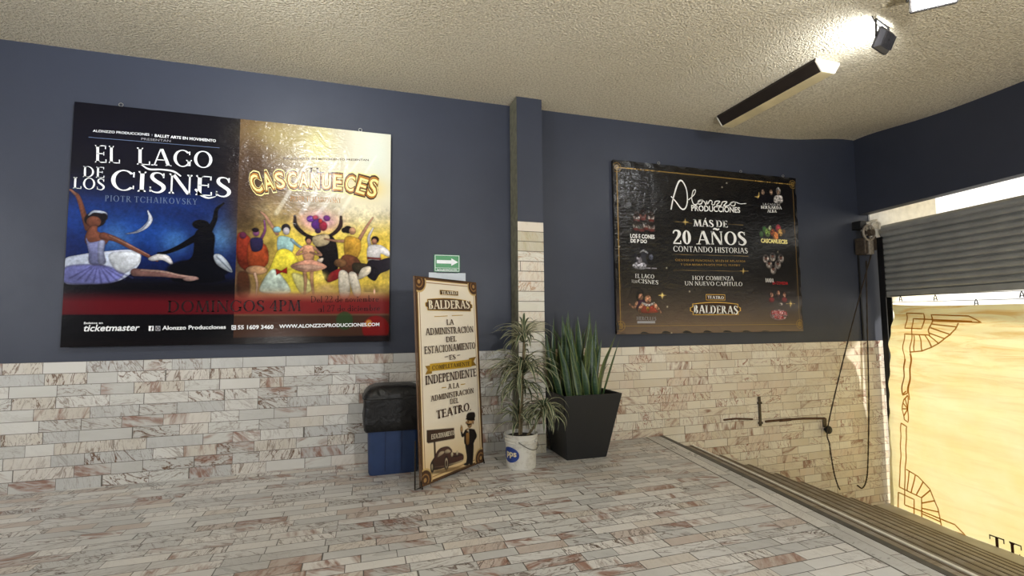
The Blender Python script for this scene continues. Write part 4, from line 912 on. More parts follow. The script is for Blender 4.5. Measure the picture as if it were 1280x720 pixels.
A_.stroke([(196, 388), (228, 382), (254, 366), (266, 346), (258, 322)], [1, 7, 13, 12, 2], (214, 220, 232)); A_.stroke([(206, 386), (240, 376), (262, 350)], [1, 3, 2], (120, 140, 180), .7)
# ---- black swan dancer
BK = (7, 8, 16)
A_.ell(408, 362, 26, 17, BK); A_.stroke([(425, 390), (446, 350), (452, 320), (472, 302)], [20, 15, 11, 5], BK); A_.stroke([(395, 398), (350, 424), (310, 440), (286, 442)], [22, 16, 11, 4], BK)
A_.poly([(392, 385), (420, 372), (446, 392), (444, 440), (452, 480), (470, 520), (330, 522), (346, 480), (384, 450)], BK); A_.ell(400, 490, 90, 36, BK, 0, 10); A_.ell(420, 378, 9, 16, BK)
A_.poly([(444, 448), (462, 446), (484, 468), (496, 496), (470, 486), (450, 470)], (190, 200, 212)); A_.stroke([(452, 452), (492, 492)], [2, 2], (90, 110, 140), .8, 1, False)
A_.rim = 0.
A_.ell(245, 548, 250, 20, (7, 6, 12), 0, 14)
A_.rim = .3
A_.stroke([(222, 496), (290, 500), (345, 507), (398, 514)], [26, 20, 14, 8], (134, 96, 90)); A_.stroke([(240, 490), (300, 494), (350, 505), (394, 510)], [7, 7, 5, 4], (214, 176, 160), .8)
A_.ell(378, 514, 22, 8, (176, 140, 132), 4)
A_.rim = .55
lefthalf = A_.C.copy()
# ---- nutcracker figures
A_.glow(860, 330, 120, 70, (236, 226, 190), .7); A_.glow(600, 320, 60, 40, (190, 170, 120), .5)
PK = (206, 150, 122)
A_.poly([(512, 388), (545, 398), (556, 440), (590, 470), (560, 500), (512, 470)], (128, 44, 28)); A_.poly([(545, 410), (590, 420), (596, 470), (560, 492), (540, 470)], (156, 66, 34)); A_.ell(526, 392, 11, 12, (100, 40, 70)); A_.ell(563, 385, 10, 12, (134, 74, 124)); A_.ell(561, 377, 11, 8, (32, 18, 28))
A_.stroke([(576, 404), (588, 378), (586, 350)], [10, 8, 5], (128, 72, 120)); A_.poly([(548, 402), (580, 402), (578, 432), (552, 436)], (40, 34, 70)); A_.ell(564, 490, 34, 16, (186, 142, 104)); A_.stroke([(560, 500), (566, 530), (563, 560)], [9, 7, 4], (184, 150, 128)); A_.poly([(512, 500), (540, 500), (544, 560), (512, 560)], (66, 34, 20), .8, 8)
A_.glow(740, 355, 70, 36, (206, 142, 186), .85); A_.stroke([(672, 338), (676, 366), (705, 392), (745, 402)], [8, 15, 12, 8], (44, 30, 30)); A_.stroke([(802, 340), (800, 366), (780, 388), (748, 402)], [8, 15, 12, 8], (52, 32, 30))
A_.ell(738, 362, 24, 22, (92, 36, 132)); A_.ell(752, 366, 14, 18, (160, 36, 62)); A_.ell(716, 346, 13, 12, (104, 42, 150)); A_.ell(762, 344, 12, 11, (120, 44, 130)); A_.ell(730, 342, 10, 8, (196, 60, 90)); A_.ell(744, 352, 7, 9, (210, 56, 50)); A_.ell(737, 380, 10, 9, (60, 26, 70))
A_.poly([(728, 398), (772, 392), (790, 420), (794, 480), (778, 520), (756, 515), (742, 460)], (24, 20, 22)); A_.poly([(724, 396), (765, 390), (768, 414), (740, 424), (724, 416)], (196, 176, 138)); A_.poly([(736, 460), (752, 456), (748, 468), (738, 470)], (214, 196, 180))
A_.stroke([(622, 388), (604, 360), (588, 336), (576, 326)], [12, 10, 8, 4], PK); A_.ell(622, 376, 13, 11, (150, 200, 214)); A_.ell(647, 372, 15, 16, (34, 28, 36)); A_.ell(648, 380, 11, 14, (206, 196, 200)); A_.poly([(626, 396), (664, 402), (668, 428), (656, 446), (626, 440)], (166, 206, 204))
A_.stroke([(664, 405), (680, 420), (700, 432)], [10, 9, 8], (150, 186, 204)); A_.poly([(626, 434), (660, 436), (690, 480), (720, 540), (690, 556), (600, 552), (574, 540), (604, 480)], (226, 208, 66)); A_.poly([(604, 490), (630, 500), (660, 552), (600, 556), (572, 544)], (196, 214, 206), .9, 6); A_.poly([(664, 500), (704, 510), (722, 542), (690, 556)], (224, 218, 150), .8, 6)
A_.poly([(618, 486), (634, 492), (650, 482), (650, 500), (634, 496), (620, 504)], (170, 40, 30), 1, 1.5, False)
A_.stroke([(698, 486), (702, 520), (700, 556)], [13, 11, 6], (196, 146, 110)); A_.stroke([(720, 486), (720, 520), (724, 556)], [13, 11, 6], (190, 140, 106)); A_.ell(711, 404, 12, 14, (34, 22, 20)); A_.ell(711, 410, 9, 11, (190, 132, 106)); A_.poly([(694, 424), (726, 424), (722, 466), (700, 466)], (214, 156, 122))
A_.stroke([(694, 428), (678, 446), (704, 440)], [9, 8, 6], PK); A_.stroke([(728, 428), (746, 448), (716, 440)], [9, 8, 6], PK); A_.poly([(660, 478), (700, 462), (726, 462), (762, 480), (735, 492), (690, 494)], (222, 160, 134)); A_.poly([(668, 480), (712, 474), (752, 482), (712, 490)], (240, 196, 170), .7, 4)
A_.stroke([(818, 408), (790, 408), (756, 402)], [12, 9, 5], PK); A_.stroke([(850, 410), (866, 382), (878, 362), (892, 342)], [14, 11, 8, 4], PK); A_.ell(822, 376, 16, 14, (30, 22, 20)); A_.ell(834, 380, 12, 14, (208, 156, 120)); A_.ell(810, 378, 8, 9, (30, 22, 20))
A_.poly([(814, 398), (852, 402), (858, 430), (842, 462), (814, 452)], (198, 150, 54)); A_.poly([(806, 450), (848, 456), (866, 500), (840, 508), (800, 500)], (104, 62, 42)); A_.poly([(838, 470), (890, 478), (880, 502), (840, 496)], (58, 50, 36)); A_.poly([(770, 500), (800, 486), (796, 512), (764, 524)], (134, 34, 36))
A_.poly([(796, 496), (822, 500), (826, 560), (800, 566)], (206, 196, 178)); A_.poly([(824, 500), (846, 502), (858, 556), (838, 560)], (214, 204, 186)); A_.ell(800, 470, 22, 16, (120, 84, 54))
A_.stroke([(884, 424), (880, 398), (892, 372)], [13, 10, 5], (222, 218, 220)); A_.ell(898, 404, 14, 13, (34, 24, 22)); A_.ell(896, 410, 10, 12, (190, 130, 100)); A_.poly([(878, 424), (914, 420), (940, 440), (936, 452), (914, 444), (910, 466), (880, 468)], (226, 222, 222)); A_.stroke([(878, 456), (912, 458)], [7, 7], (140, 50, 44), 1, 1, False)
A_.poly([(880, 464), (910, 462), (940, 456), (940, 486), (912, 500), (896, 520), (872, 500)], (30, 24, 34)); A_.poly([(860, 486), (884, 480), (882, 500), (850, 516)], (226, 214, 190))
A_.rim = 0.
for gx, gy, r1, r2 in ((560, 565, 50, 20), (640, 560, 60, 18), (720, 566, 70, 22), (800, 570, 70, 18), (880, 560, 60, 24), (760, 540, 30, 16)): A_.glow(gx, gy, r1, r2, (196, 164, 118), .6)
A_.glow(745, 508, 22, 16, (240, 220, 110), .9)
A_.C = np.where(mask, lefthalf, A_.C)
gr = A_.grain(3, .05, 5)*.6+A_.grain(4, .018, 3)*.4; zone = np.clip((yy-.2)/.06, 0, 1)*np.clip((.66-yy)/.06, 0, 1)
lum = 1+.20*gr*zone; A_.C = np.clip(A_.C*lum[..., None], 0, 255)
sh_ = A_.grain(8, .11, 3); A_.C = np.where((right*zone)[..., None] > .5, A_.C*(1-.22*np.clip(sh_, 0, 1))[..., None], A_.C)
# red strip and bottom band across
band = np.clip((.232-yy)/.05, 0, 1)*np.clip((yy-.125)/.008, 0, 1)
A_.put(band*left, (98, 16, 24), .85); A_.put(band*right, (112, 24, 26), .9); A_.put(np.clip((.125-yy)/.006, 0, 1)*left, (10, 9, 12)); A_.put(np.clip((.125-yy)/.006, 0, 1)*right, (62, 38, 26))
keep = A_.C.copy(); A_.ell(900, 655, 50, 50, (112, 18, 16), 0, 6); A_.ell(812, 632, 30, 34, (40, 66, 34), 0, 6, .8); A_.ell(880, 640, 12, 14, (190, 150, 60), 0, 6, .8); A_.ell(896, 550, 3, 9, (236, 190, 170), 0, 3)
A_.C = np.where((yy < .005)[..., None], keep, A_.C); A_.put(np.clip((.032-yy)/.008, 0, 1), (16, 12, 14), .9)
m_print = vinyl('glossy printed banner vinyl', None, .38, .2, 3.0, (1.65, 2.15, 1.3), spec=.28)
A_.mesh('printed_sheet', m_print, wave=lambda X, Y: .004*np.sin(X*6+Y*3)*np.sin(Y*5)*0)
W_ = L.write
W_('ALONZZO PRODUCCIONES', (104, 101), (263, 112), (104, 94), m_ink_white, (.012,)); W_('BALLET ARTE EN MOVIMIENTO', (278, 115), (450, 130), (278, 107), m_ink_white, (.02,)); W_('Y', (268, 113), (273, 113.4), (268, 107), m_ink_grey, (.0,)); W_('PRESENTAN', (240, 124), (323, 130), (240, 117), m_ink_grey, (.0,), sp=.2)
L.line([(92, 116), (460, 146)], .005, m_ink_blue)
W_('EL', (110, 187), (180, 190), (110, 138), m_ink_white); W_('LAGO', (228, 193), (440, 203), (228, 145), m_ink_white); L.polys('lettering', ribbon(_cr([L.uv(*p) for p in ((240, 193), (262, 206), (295, 207), (330, 212), (352, 226))], 6), [.010, .018, .014, .018, .012]), m_ink_white)
W_('DE', (76, 228), (136, 231), (76, 197), m_ink_white); W_('LOS', (48, 260), (137, 265), (48, 228), m_ink_white); W_('CISNES', (154, 264), (492, 285), (154, 206), m_ink_white); L.polys('lettering', ribbon(_cr([L.uv(*p) for p in ((392, 262), (408, 278), (428, 287), (450, 283))], 6), [.02, .024, .016, .006]), m_ink_white)
W_('PIOTR TCHAIKOVSKY', (138, 296), (398, 306), (138, 279), m_ink_blue, ROMAN, sp=.16)
W_('DOMINGOS 4PM', (314, 609), (690, 605), (314, 576), m_ink_dark, ROMAN); W_('Del 22 de noviembre', (718, 581), (908, 578), (718, 563), m_ink_dark, LIGHT); W_('al 27 de diciembre', (738, 607), (912, 604), (738, 589), m_ink_dark, LIGHT)
W_('ticketmaster', (78, 662), (236, 660), (78, 643), m_ink_white, (.018, .22)); W_('Boletos en', (79, 642), (132, 641), (79, 635.5), m_ink_white, (.01,)); W_('Alonzzo Producciones', (299, 658), (478, 655), (299, 646.5), m_ink_white, (.022,)); W_('55 1609 3460', (511, 656.5), (612, 655), (511, 645), m_ink_white, (.03,)); W_('WWW.ALONZZOPRODUCCIONES.COM', (628, 653), (910, 647), (628, 643), m_ink_white, (.03,))
def sq(p, x0, y0, x1, y1): return [p.uv(x0, y1), p.uv(x1, y1), p.uv(x1, y0), p.uv(x0, y0)]
L.polys('social_icon', [sq(L, 261, 647, 275, 661)], m_ink_white); L.polys('social_icon', [sq(L, 280, 647, 294, 661)], m_ink_grey); L.polys('social_icon', [sq(L, 494, 645, 507, 658)], m_ink_white)
W_('f', (266, 660.6), (272, 660.6), (266, 649), m_ink_dark, (.03,), z=.003); L.polys('icon_ring', SerifFont().A(*L.uv(287, 654), .016, .016, 0, 360, .006, .006), m_ink_dark, .003); L.polys('icon_ring', SerifFont().A(*L.uv(500.5, 651.5), .015, .015, 20, 330, .006, .006), m_ink_dark, .003)
W_('BALLET ARTE EN MOVIMIENTO PRESENTAN', (640, 178), (880, 183), (640, 172), m_ink_brown, (.01,))
# nutcracker title: three layers of rounded display letters on an arch
arch = [(556, 279), (600, 268), (650, 262), (700, 262), (760, 266), (820, 270), (870, 284), (902, 291)]
TXT = 'CASCANUECES'; n = len(TXT)
for lay, (ex, mt, z) in enumerate(((.055, m_ink_glow, .0018), (.030, m_ink_brown, .0026), (-.004, m_ink_orange, .0034), (-.045, m_ink_glow, .0042))):
    P_ = []
    for i, ch in enumerate(TXT):
        xa = 556+(902-556)*(i+.04)/n; xb = 556+(902-556)*(i+.96)/n; ya, yb = [np.interp(x, [p[0] for p in arch], [p[1]-12 for p in arch]) for x in (xa, xb)]
        hh = 44+14*(abs(i-5)/5)**2; po = sans(ch, .0)
        big = L.fit(po, (xa, ya+8), (xb, yb+8), (xa, ya+8-hh)); big2 = []
        # swell / shrink each outline by redrawing with the font's own offset
        po = sans(ch, .05+ex); P_ += L.fit(po, (xa-ex*60, ya+8+ex*40), (xb+ex*60, yb+8+ex*40), (xa, ya+8-hh-ex*40))
    L.polys('title_lettering', P_, mt, z)
W_('EL', (715, 218), (748, 218), (715, 202), m_ink_brown, BOLD); W_('PIOTR TCHAIKOVSKY', (660, 296), (803, 301), (660, 281), m_ink_orange, ROMAN)

# ---- right banner: anniversary of the company
R = banner('theatre_banner', 3.122, 6.212, 1.338, 3.636)
tag(R.e, 'black banner with white lettering about twenty years and a thin gold border', 'banner')
R.view = lambda x, y: (755+x/3.1308, 195+y/3.1308)
hooks(R, (.72, 2.1, 2.88))
B_ = Art(R, R.w, R.h, .0065); one = np.ones_like(B_.X); yy = B_.Y/R.h
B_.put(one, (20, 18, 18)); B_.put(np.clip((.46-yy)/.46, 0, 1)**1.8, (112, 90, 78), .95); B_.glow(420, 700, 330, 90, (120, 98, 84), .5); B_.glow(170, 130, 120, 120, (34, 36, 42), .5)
gold = (150, 120, 62)
u0, u1, v0, v1 = .055, R.w-.065, .105, R.h-.10
for du in (0, .028):
    for cond in ((np.abs(B_.X-u0-du) < .0055) & (B_.Y > v0) & (B_.Y < v1), (np.abs(B_.X-u1+du) < .005) & (B_.Y > v0) & (B_.Y < v1), (np.abs(B_.Y-v0-du) < .005) & (B_.X > u0) & (B_.X < u1), (np.abs(B_.Y-v1+du) < .005) & (B_.X > u0) & (B_.X < u1)):
        B_.put(cond.astype(float), gold, .95 if du == 0 else .12)
for cu, cv in ((u0, v0), (u1, v0), (u0, v1), (u1, v1)):
    d_ = np.hypot(B_.X-cu, B_.Y-cv); B_.put((np.abs(d_-.062) < .006).astype(float), gold, .7); B_.put((np.abs(d_-.03) < .006).astype(float), gold, .6)
    B_.put(((np.abs(B_.X-cu) < .035) & (np.abs(B_.Y-cv) < .035)).astype(float), gold, .5)
def spark(x, y, r=8, c=(238, 204, 120)):
    B_.stroke([(x-r*1.6, y), (x, y), (x+r*1.6, y)], [.5, 3, .5], c, 1, 1, False); B_.stroke([(x, y-r*1.6), (x, y), (x, y+r*1.6)], [.5, 3, .5], c, 1, 1, False); B_.glow(x, y, r*.6, r*.6, c, .9)
spark(318, 258, 9); spark(228, 545, 10); spark(545, 450, 8); spark(606, 160, 12); spark(730, 578, 11)
for x, y in ((480, 106), (462, 122), (245, 438), (248, 590), (335, 530), (296, 98), (680, 375), (60, 355), (265, 694)): B_.glow(x, y, 3, 3, (230, 220, 190), .9)
for p, q in (((275, 256), (345, 264)), ((486, 266), (545, 270)), ((270, 385), (565, 392)), ((270, 447), (565, 451))): B_.stroke([p, q], [1.2, 1.6], (170, 140, 80), .8, 1, False)
# seven small show pictures
B_.rim = .5
for x, y, cl in ((128, 238, (196, 180, 172)), (152, 232, (150, 90, 80)), (184, 238, (206, 190, 180)), (126, 272, (176, 170, 160)), (146, 276, (120, 126, 110)), (166, 270, (186, 170, 160)), (186, 276, (200, 180, 170))):
    B_.ell(x, y, 13, 17, cl, 0, 3); B_.ell(x, y-9, 12, 8, (46, 34, 32), 0, 3); B_.ell(x-3, y+3, 2, 2, (40, 30, 30)); B_.ell(x+4, y+3, 2, 2, (40, 30, 30)); B_.ell(x, y+15, 13, 5, (120, 50, 44), 0, 3)
B_.glow(150, 400, 36, 34, (60, 64, 80), .7); B_.stroke([(140, 378), (156, 370), (176, 384)], [3, 7, 4], (214, 218, 226)); B_.poly([(112, 425), (140, 412), (164, 424), (160, 442), (122, 440)], (206, 206, 220)); B_.poly([(128, 395), (140, 390), (150, 414), (132, 420)], (150, 146, 160)); B_.ell(136, 388, 7, 8, (24, 22, 28)); B_.ell(182, 400, 16, 20, (16, 16, 22), 0, 3); B_.stroke([(160, 438), (205, 440)], [5, 3], (190, 186, 196)); B_.ell(184, 396, 8, 10, (110, 116, 140), 0, 3)
B_.ell(142, 548, 15, 20, (32, 22, 24)); B_.ell(144, 552, 9, 12, (196, 140, 112)); B_.poly([(126, 570), (158, 566), (162, 600), (130, 604)], (66, 34, 60)); B_.stroke([(128, 574), (118, 594), (100, 580)], [10, 8, 6], (196, 140, 112)); B_.ell(172, 552, 13, 13, (40, 24, 22)); B_.ell(172, 560, 12, 14, (206, 148, 116)); B_.poly([(150, 578), (196, 578), (216, 606), (196, 614), (148, 614), (134, 604)], (168, 62, 48)); B_.stroke([(150, 576), (172, 584), (196, 576)], [7, 10, 7], (206, 200, 196)); B_.stroke([(200, 584), (212, 600), (222, 612)], [13, 11, 7], (206, 148, 116)); B_.stroke([(148, 584), (138, 602), (142, 614)], [12, 10, 7], (206, 148, 116))
B_.poly([(166, 592), (178, 592), (176, 606), (168, 606)], (198, 148, 60))
for x, c in ((622, (26, 22, 26)), (654, (20, 18, 22)), (682, (206, 200, 196))):
    B_.poly([(x-16, 182), (x-13, 156), (x+13, 156), (x+16, 182)], c); B_.ell(x, 138, 11, 15, (36, 28, 26) if x != 682 else (186, 182, 178)); B_.ell(x, 142, 7, 10, (204, 168, 140))
for x, y, r_, c in ((628, 288, 10, (66, 120, 60)), (640, 300, 14, (120, 150, 70)), (660, 300, 12, (190, 90, 50)), (682, 284, 13, (176, 60, 70)), (690, 300, 12, (206, 160, 80)), (650, 282, 8, (180, 190, 150)), (616, 306, 10, (70, 110, 56)), (672, 314, 14, (200, 120, 60)), (704, 296, 8, (110, 80, 50))): B_.ell(x, y, r_, r_*1.2, c, 0, 4)
for x, y in ((634, 404), (660, 396), (692, 402), (646, 424), (680, 426), (662, 446)):
    B_.ell(x, y, 14, 16, (176, 166, 160), 0, 4); B_.ell(x, y-5, 6, 7, (150, 100, 84), 0, 3); B_.ell(x, y-11, 7, 4, (52, 40, 38), 0, 2)
for x, y in ((656, 545), (682, 538), (706, 545)):
    B_.ell(x, y-4, 10, 14, (60, 30, 26), 0, 3); B_.ell(x, y, 7, 10, (216, 160, 130), 0, 2); B_.ell(x, y+18, 13, 10, (150, 50, 50) if x != 682 else (60, 40, 40), 0, 3)
B_.ell(692, 580, 10, 5, (206, 190, 180), 0, 3); B_.ell(685, 622, 42, 20, (220, 176, 186), 0, 4, .8)
B_.rim = 0.
tex = B_.grain(5, .022, 5); cols_ = ((B_.X < .72) | (B_.X > 2.30)).astype(float)*(B_.C.mean(-1) > 88)*(B_.X > .15)*(B_.X < R.w-.16)*(B_.Y > .18); B_.C = np.clip(B_.C*(1+.6*tex*cols_)[..., None]*.92, 0, 255)
m_print2 = vinyl('glossy black banner vinyl', None, .6, .2, 2.4, (.4, 1.9, 3.0), spec=.5)
def edge_wave(X, Y):
    e = np.minimum(np.minimum(X, R.w-X), np.minimum(Y, R.h-Y)); return -.006*np.exp(-e/.05)*(1+np.sin(X*19+1.2*np.sin(Y*11))*np.sin(Y*17+X))
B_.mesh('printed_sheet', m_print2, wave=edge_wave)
m_w2 = vinyl('white print on the black banner', (238, 238, 236), .4, .22, 2.4)
W_ = R.write
sig = [(330, 172), (352, 152), (358, 134), (349, 136), (343, 165), (350, 188), (362, 189), (372, 178), (384, 172), (381, 186), (370, 188), (368, 178), (380, 172), (393, 180), (398, 192), (402, 176), (405, 188), (414, 174), (423, 178), (422, 190), (431, 190), (436, 178), (453, 178), (440, 193), (457, 194), (464, 180), (481, 180), (468, 195), (487, 194), (498, 182), (511, 180), (512, 192), (500, 195), (496, 186), (512, 180), (532, 187), (557, 186)]
R.polys('signature_lettering', ribbon(_cr([R.uv(*p) for p in sig], 5), [.012, .016, .013, .016, .010]), m_w2)
R.polys('signature_lettering', ribbon(_cr([R.uv(*p) for p in ((262, 210), (272, 160), (290, 105), (305, 98), (322, 130), (326, 175), (318, 204), (302, 206), (280, 178), (262, 158))], 6), [.018, .024, .016, .022, .014]), m_w2, .0024)
W_('PRODUCCIONES', (342, 214), (533, 222), (342, 191), m_w2, (.02,)); W_('MÁS DE', (349, 275), (484, 280), (349, 248), m_w2, BOLD); W_('20 AÑOS', (270, 344), (558, 349), (270, 290), m_w2, SerifFont(.19, .06, .05), sp=.04); W_('CONTANDO HISTORIAS', (272, 374), (562, 381), (272, 352), m_w2, ROMAN)
W_('CIENTOS DE FUNCIONES, MILES DE APLAUSOS', (280, 411), (552, 416), (280, 403), m_ink_gold, LIGHT, sp=.12); W_('Y UNA MISMA PASIÓN POR EL TEATRO', (300, 428), (532, 431), (300, 421), m_ink_gold, LIGHT, sp=.12)
W_('HOY COMIENZA', (346, 485), (508, 487), (346, 469), m_w2, ROMAN); W_('UN NUEVO CAPÍTULO', (316, 506), (541, 509), (316, 490), m_w2, ROMAN)
def plate(p, cx, cy, w, h, mt, z, capw):   # theatre plate outline with rounded lugs
    a = p.uv(cx-w, cy); c = p.uv(cx+w, cy); t = p.uv(cx, cy-h)[1]-p.uv(cx, cy)[1]; u0, u1, v = a[0], c[0], a[1]
    pts = []
    for k in range(13): s_ = k/12; pts.append((u0+(u1-u0)*s_, v+t*(.82+.30*math.sin(math.pi*s_))))
    top = pts[::-1]; lug = .28*t
    return [(u0, v-t*.85), (u1, v-t*.85), (u1, v-t*.4), (u1+lug*1.6, v-t*.25), (u1+lug*1.6, v+t*.25), (u1, v+t*.4)]+top+[(u0, v+t*.4), (u0-lug*1.6, v+t*.25), (u0-lug*1.6, v-t*.25), (u0, v-t*.4)]
def tplate(p, mts, cx, cy, w, h, sw, sh_, top_gap):
    P_ = plate(p, cx, cy, w, h, None, 0, 0); Q = plate(p, cx, cy, w-3, h-3, None, 0, 0)
    p.polys('plate', [P_], mts[0], .0016); p.polys('plate', [Q], mts[1], .0022)
    a = p.uv(cx-sw, cy-h-top_gap-sh_); c = p.uv(cx+sw, cy-h-top_gap+sh_); e = abs(p.uv(0, 0)[0]-p.uv(2, 0)[0])
    p.polys('plate', [[(a[0], c[1]), (c[0], c[1]), (c[0], a[1]), (a[0], a[1])]], mts[0], .0024); p.polys('plate', [[(a[0]+e, c[1]+e), (c[0]-e, c[1]+e), (c[0]-e, a[1]-e), (a[0]+e, a[1]-e)]], mts[1], .003)
m_darkplate = vinyl('dark plate print', (58, 40, 30))
tplate(R, (m_ink_gold, m_darkplate), 436, 600, 90, 26, 38, 12, 21)
W_('TEATRO', (404, 558), (468, 560), (404, 547), m_w2, BOLD, z=.0045); W_('BALDERAS', (350, 616), (524, 619), (350, 583), m_w2, BOLD, z=.0045)
W_('LOS E CONES', (103, 320), (198, 324), (103, 304), m_w2, (.03,)); W_('DE P DO', (104, 338), (168, 341), (104, 324), m_w2, (.03,)); W_('EL LAGO', (122, 477), (196, 480), (122, 461), m_w2, ROMAN); W_('CISNES', (134, 497), (212, 503), (134, 481), m_w2, ROMAN); W_('DE LOS', (108, 495), (131, 497), (108, 484), m_w2, LIGHT)
W_('HÉRCULES', (128, 642), (204, 644), (128, 628), m_ink_grey, ROMAN) if False else W_('HERCULES', (128, 642), (204, 644), (128, 628), m_ink_grey, ROMAN)
R.polys('ribbon', [sq(R, 130, 646, 200, 655)], m_ink_grey)
W_('LA CASA DE', (622, 192), (690, 195), (622, 184), m_w2, LIGHT); W_('BERNARDA', (614, 206), (696, 209), (614, 194), m_w2, BOLD); W_('ALBA', (638, 221), (676, 222), (638, 209), m_w2, BOLD)
W_('CASCANUECES', (614, 338), (718, 344), (614, 322), m_ink_glow, (.05,)); W_('BANDA', (632, 494), (664, 495), (632, 478), m_w2, BOLD); W_('LA COMEDIA', (660, 502), (720, 504), (660, 490), m_ink_red, (.02,)); W_('CAPERUCITA', (655, 619), (716, 622), (655, 604), m_ink_red, (.02,)); W_('ROJA', (668, 636), (704, 637), (668, 623), m_ink_red, (.02,))

# ------------------------------------------------------------------ standing parking sign
BL = np.array([.528, 4.508, .018]); UX = np.array([.7668, .6419, 0.]); NB = np.array([-.6419, .7668, 0.])
UY = NB*.098+np.array([0, 0, 1.93]); SH = float(np.linalg.norm(UY)); UY /= SH; SW = .952
S = Panel('standing_sign', BL, UX, UY); tag(S.e, 'tall cream standing sign about the car park with brown border, beside the bin', 'standing sign')
def v1(x, y): return (500+x/4.5, 310+y/4.5)
def v2(x, y): return (500+x/4.235, 460+y/4.235)
S.view = v1
C_ = Art(S, SW, SH, .0042); uu, vv = C_.X, C_.Y
C_.put(np.ones_like(uu), (232, 222, 204)); C_.put(np.clip((.55-vv)/.5, 0, 1), (214, 184, 130), .85); C_.glow(260, 500, 130, 260, (238, 230, 216), .6)
e = np.minimum(np.minimum(uu, SW-uu), np.minimum(vv, SH-vv))
C_.put((e < .026).astype(float), (84, 58, 36)); C_.put(((e > .026) & (e < .034)).astype(float), (226, 196, 140)); C_.put(((e > .048) & (e < .056)).astype(float), (150, 112, 66))
for cu in (.05, SW-.05):
    for cv in (.05, SH-.05):
        d_ = np.hypot(uu-cu, vv-cv); C_.put(np.clip((.105-d_)/.004, 0, 1), (196, 166, 110)); C_.put(np.clip((.088-d_)/.004, 0, 1), (70, 46, 32)); C_.put((np.abs(d_-.05) < .006).astype(float), (150, 112, 66)); C_.put(np.clip((.022-d_)/.004, 0, 1), (170, 134, 84))
C_.put((e < .014).astype(float), (84, 58, 36))
S.view = v2
# vintage car and attendant
C_.rim = .3
CB = (74, 46, 40); CD = (48, 30, 28); CW = (226, 210, 176)
C_.stroke([(184, 395), (188, 480)], [9, 9], (66, 44, 34), 1, 1.5, False)
C_.poly([(142, 330), (288, 318), (292, 368), (288, 374), (150, 398), (143, 392)], (70, 46, 36), 1, 2, False)
C_.poly([(162, 515), (172, 490), (185, 470), (200, 440), (222, 422), (256, 416), (276, 432), (282, 448), (318, 450), (338, 462), (334, 490), (300, 505), (262, 520), (210, 536), (176, 540)], CB); C_.poly([(200, 470), (212, 446), (234, 440), (234, 452), (208, 470)], CW, .8); C_.poly([(240, 438), (258, 430), (272, 442), (262, 450), (242, 452)], CW, .8)
C_.ell(248, 505, 13, 27, CD); C_.ell(248, 505, 9, 20, (214, 200, 172)); C_.ell(248, 505, 5, 11, CB); C_.ell(172, 525, 10, 20, CD); C_.ell(171, 526, 5, 12, (200, 184, 150)); C_.stroke([(262, 512), (300, 502), (334, 488)], [5, 6, 4], (196, 176, 140)); C_.ell(278, 458, 7, 9, (230, 214, 180)); C_.ell(305, 452, 6, 8, (230, 214, 180)); C_.stroke([(285, 470), (330, 462)], [3, 3], CD, 1, 1, False); C_.stroke([(185, 525), (235, 520)], [3, 3], (160, 130, 110), .7, 1, False); C_.ell(255, 540, 90, 7, (150, 120, 76), -8, 4, .7)
SKN = (214, 168, 112)
C_.poly([(348, 400), (372, 396), (376, 498), (366, 506), (352, 508), (356, 470)], (30, 24, 24)); C_.poly([(370, 396), (390, 396), (386, 500), (372, 504)], (26, 20, 20)); C_.ell(354, 509, 16, 5, (22, 18, 18), -10); C_.ell(378, 504, 11, 5, (22, 18, 18), -10)
C_.poly([(346, 330), (372, 322), (396, 330), (400, 362), (388, 400), (348, 406), (342, 370)], (32, 26, 26)); C_.poly([(352, 332), (366, 326), (368, 398), (352, 402)], (170, 124, 66)); C_.poly([(356, 330), (366, 326), (366, 346)], (226, 214, 190)); C_.stroke([(352, 338), (362, 340)], [6, 4], (24, 20, 20), 1, 1, False)
C_.stroke([(392, 334), (402, 362), (386, 386)], [14, 13, 9], (30, 24, 24)); C_.stroke([(350, 338), (334, 358), (328, 340)], [13, 12, 9], (30, 24, 24)); C_.ell(328, 324, 8, 13, SKN); C_.stroke([(326, 316), (325, 304)], [4, 3], SKN, 1, 1, False)
C_.ell(370, 286, 17, 24, SKN); C_.poly([(356, 262), (370, 256), (392, 262), (394, 278), (360, 276)], (34, 26, 24)); C_.poly([(360, 240), (390, 234), (398, 244), (394, 266), (356, 268)], (40, 32, 30)); C_.stroke([(352, 270), (372, 268), (392, 270)], [4, 5, 4], (20, 16, 16)); C_.stroke([(356, 296), (366, 300), (378, 296)], [4, 6, 3], (34, 24, 22)); C_.ell(364, 284, 2, 3, (30, 22, 20)); C_.ell(388, 286, 5, 8, (190, 140, 92)); C_.ell(353, 289, 5, 4, (206, 156, 104))
m_sprint = vinyl('printed sign fabric', None, .16, .42, 3.0, (.5, .9, 1.6))
C_.mesh('printed_sheet', m_sprint, wave=lambda X, Y: -.006*np.sin(X/SW*math.pi)+0*Y)
ZF = .006
m_sb = vinyl('dark brown sign lettering', (64, 42, 32), .1, .45); m_sc = vinyl('cream sign lettering', (240, 230, 208), .1, .45); m_sp = vinyl('brown plate print', (88, 66, 48), .1, .45); m_sg = vinyl('gold ribbon print', (190, 152, 48), .1, .45); m_sgd = vinyl('dark gold ribbon print', (138, 104, 34), .1, .45)
S.view = v1; W_ = S.write
tplate(S, (m_sg, m_sp), 275, 318, 122, 36, 52, 17, 30)
W_('TEATRO', (232, 262), (318, 262), (232, 243), m_sc, BOLD, z=.008); W_('BALDERAS', (158, 344), (390, 340), (158, 294), m_sc, BOLD, z=.008)
S.line([(192, 386), (266, 382)], .006, m_sg, .004); S.line([(290, 380), (352, 378)], .006, m_sg, .004)
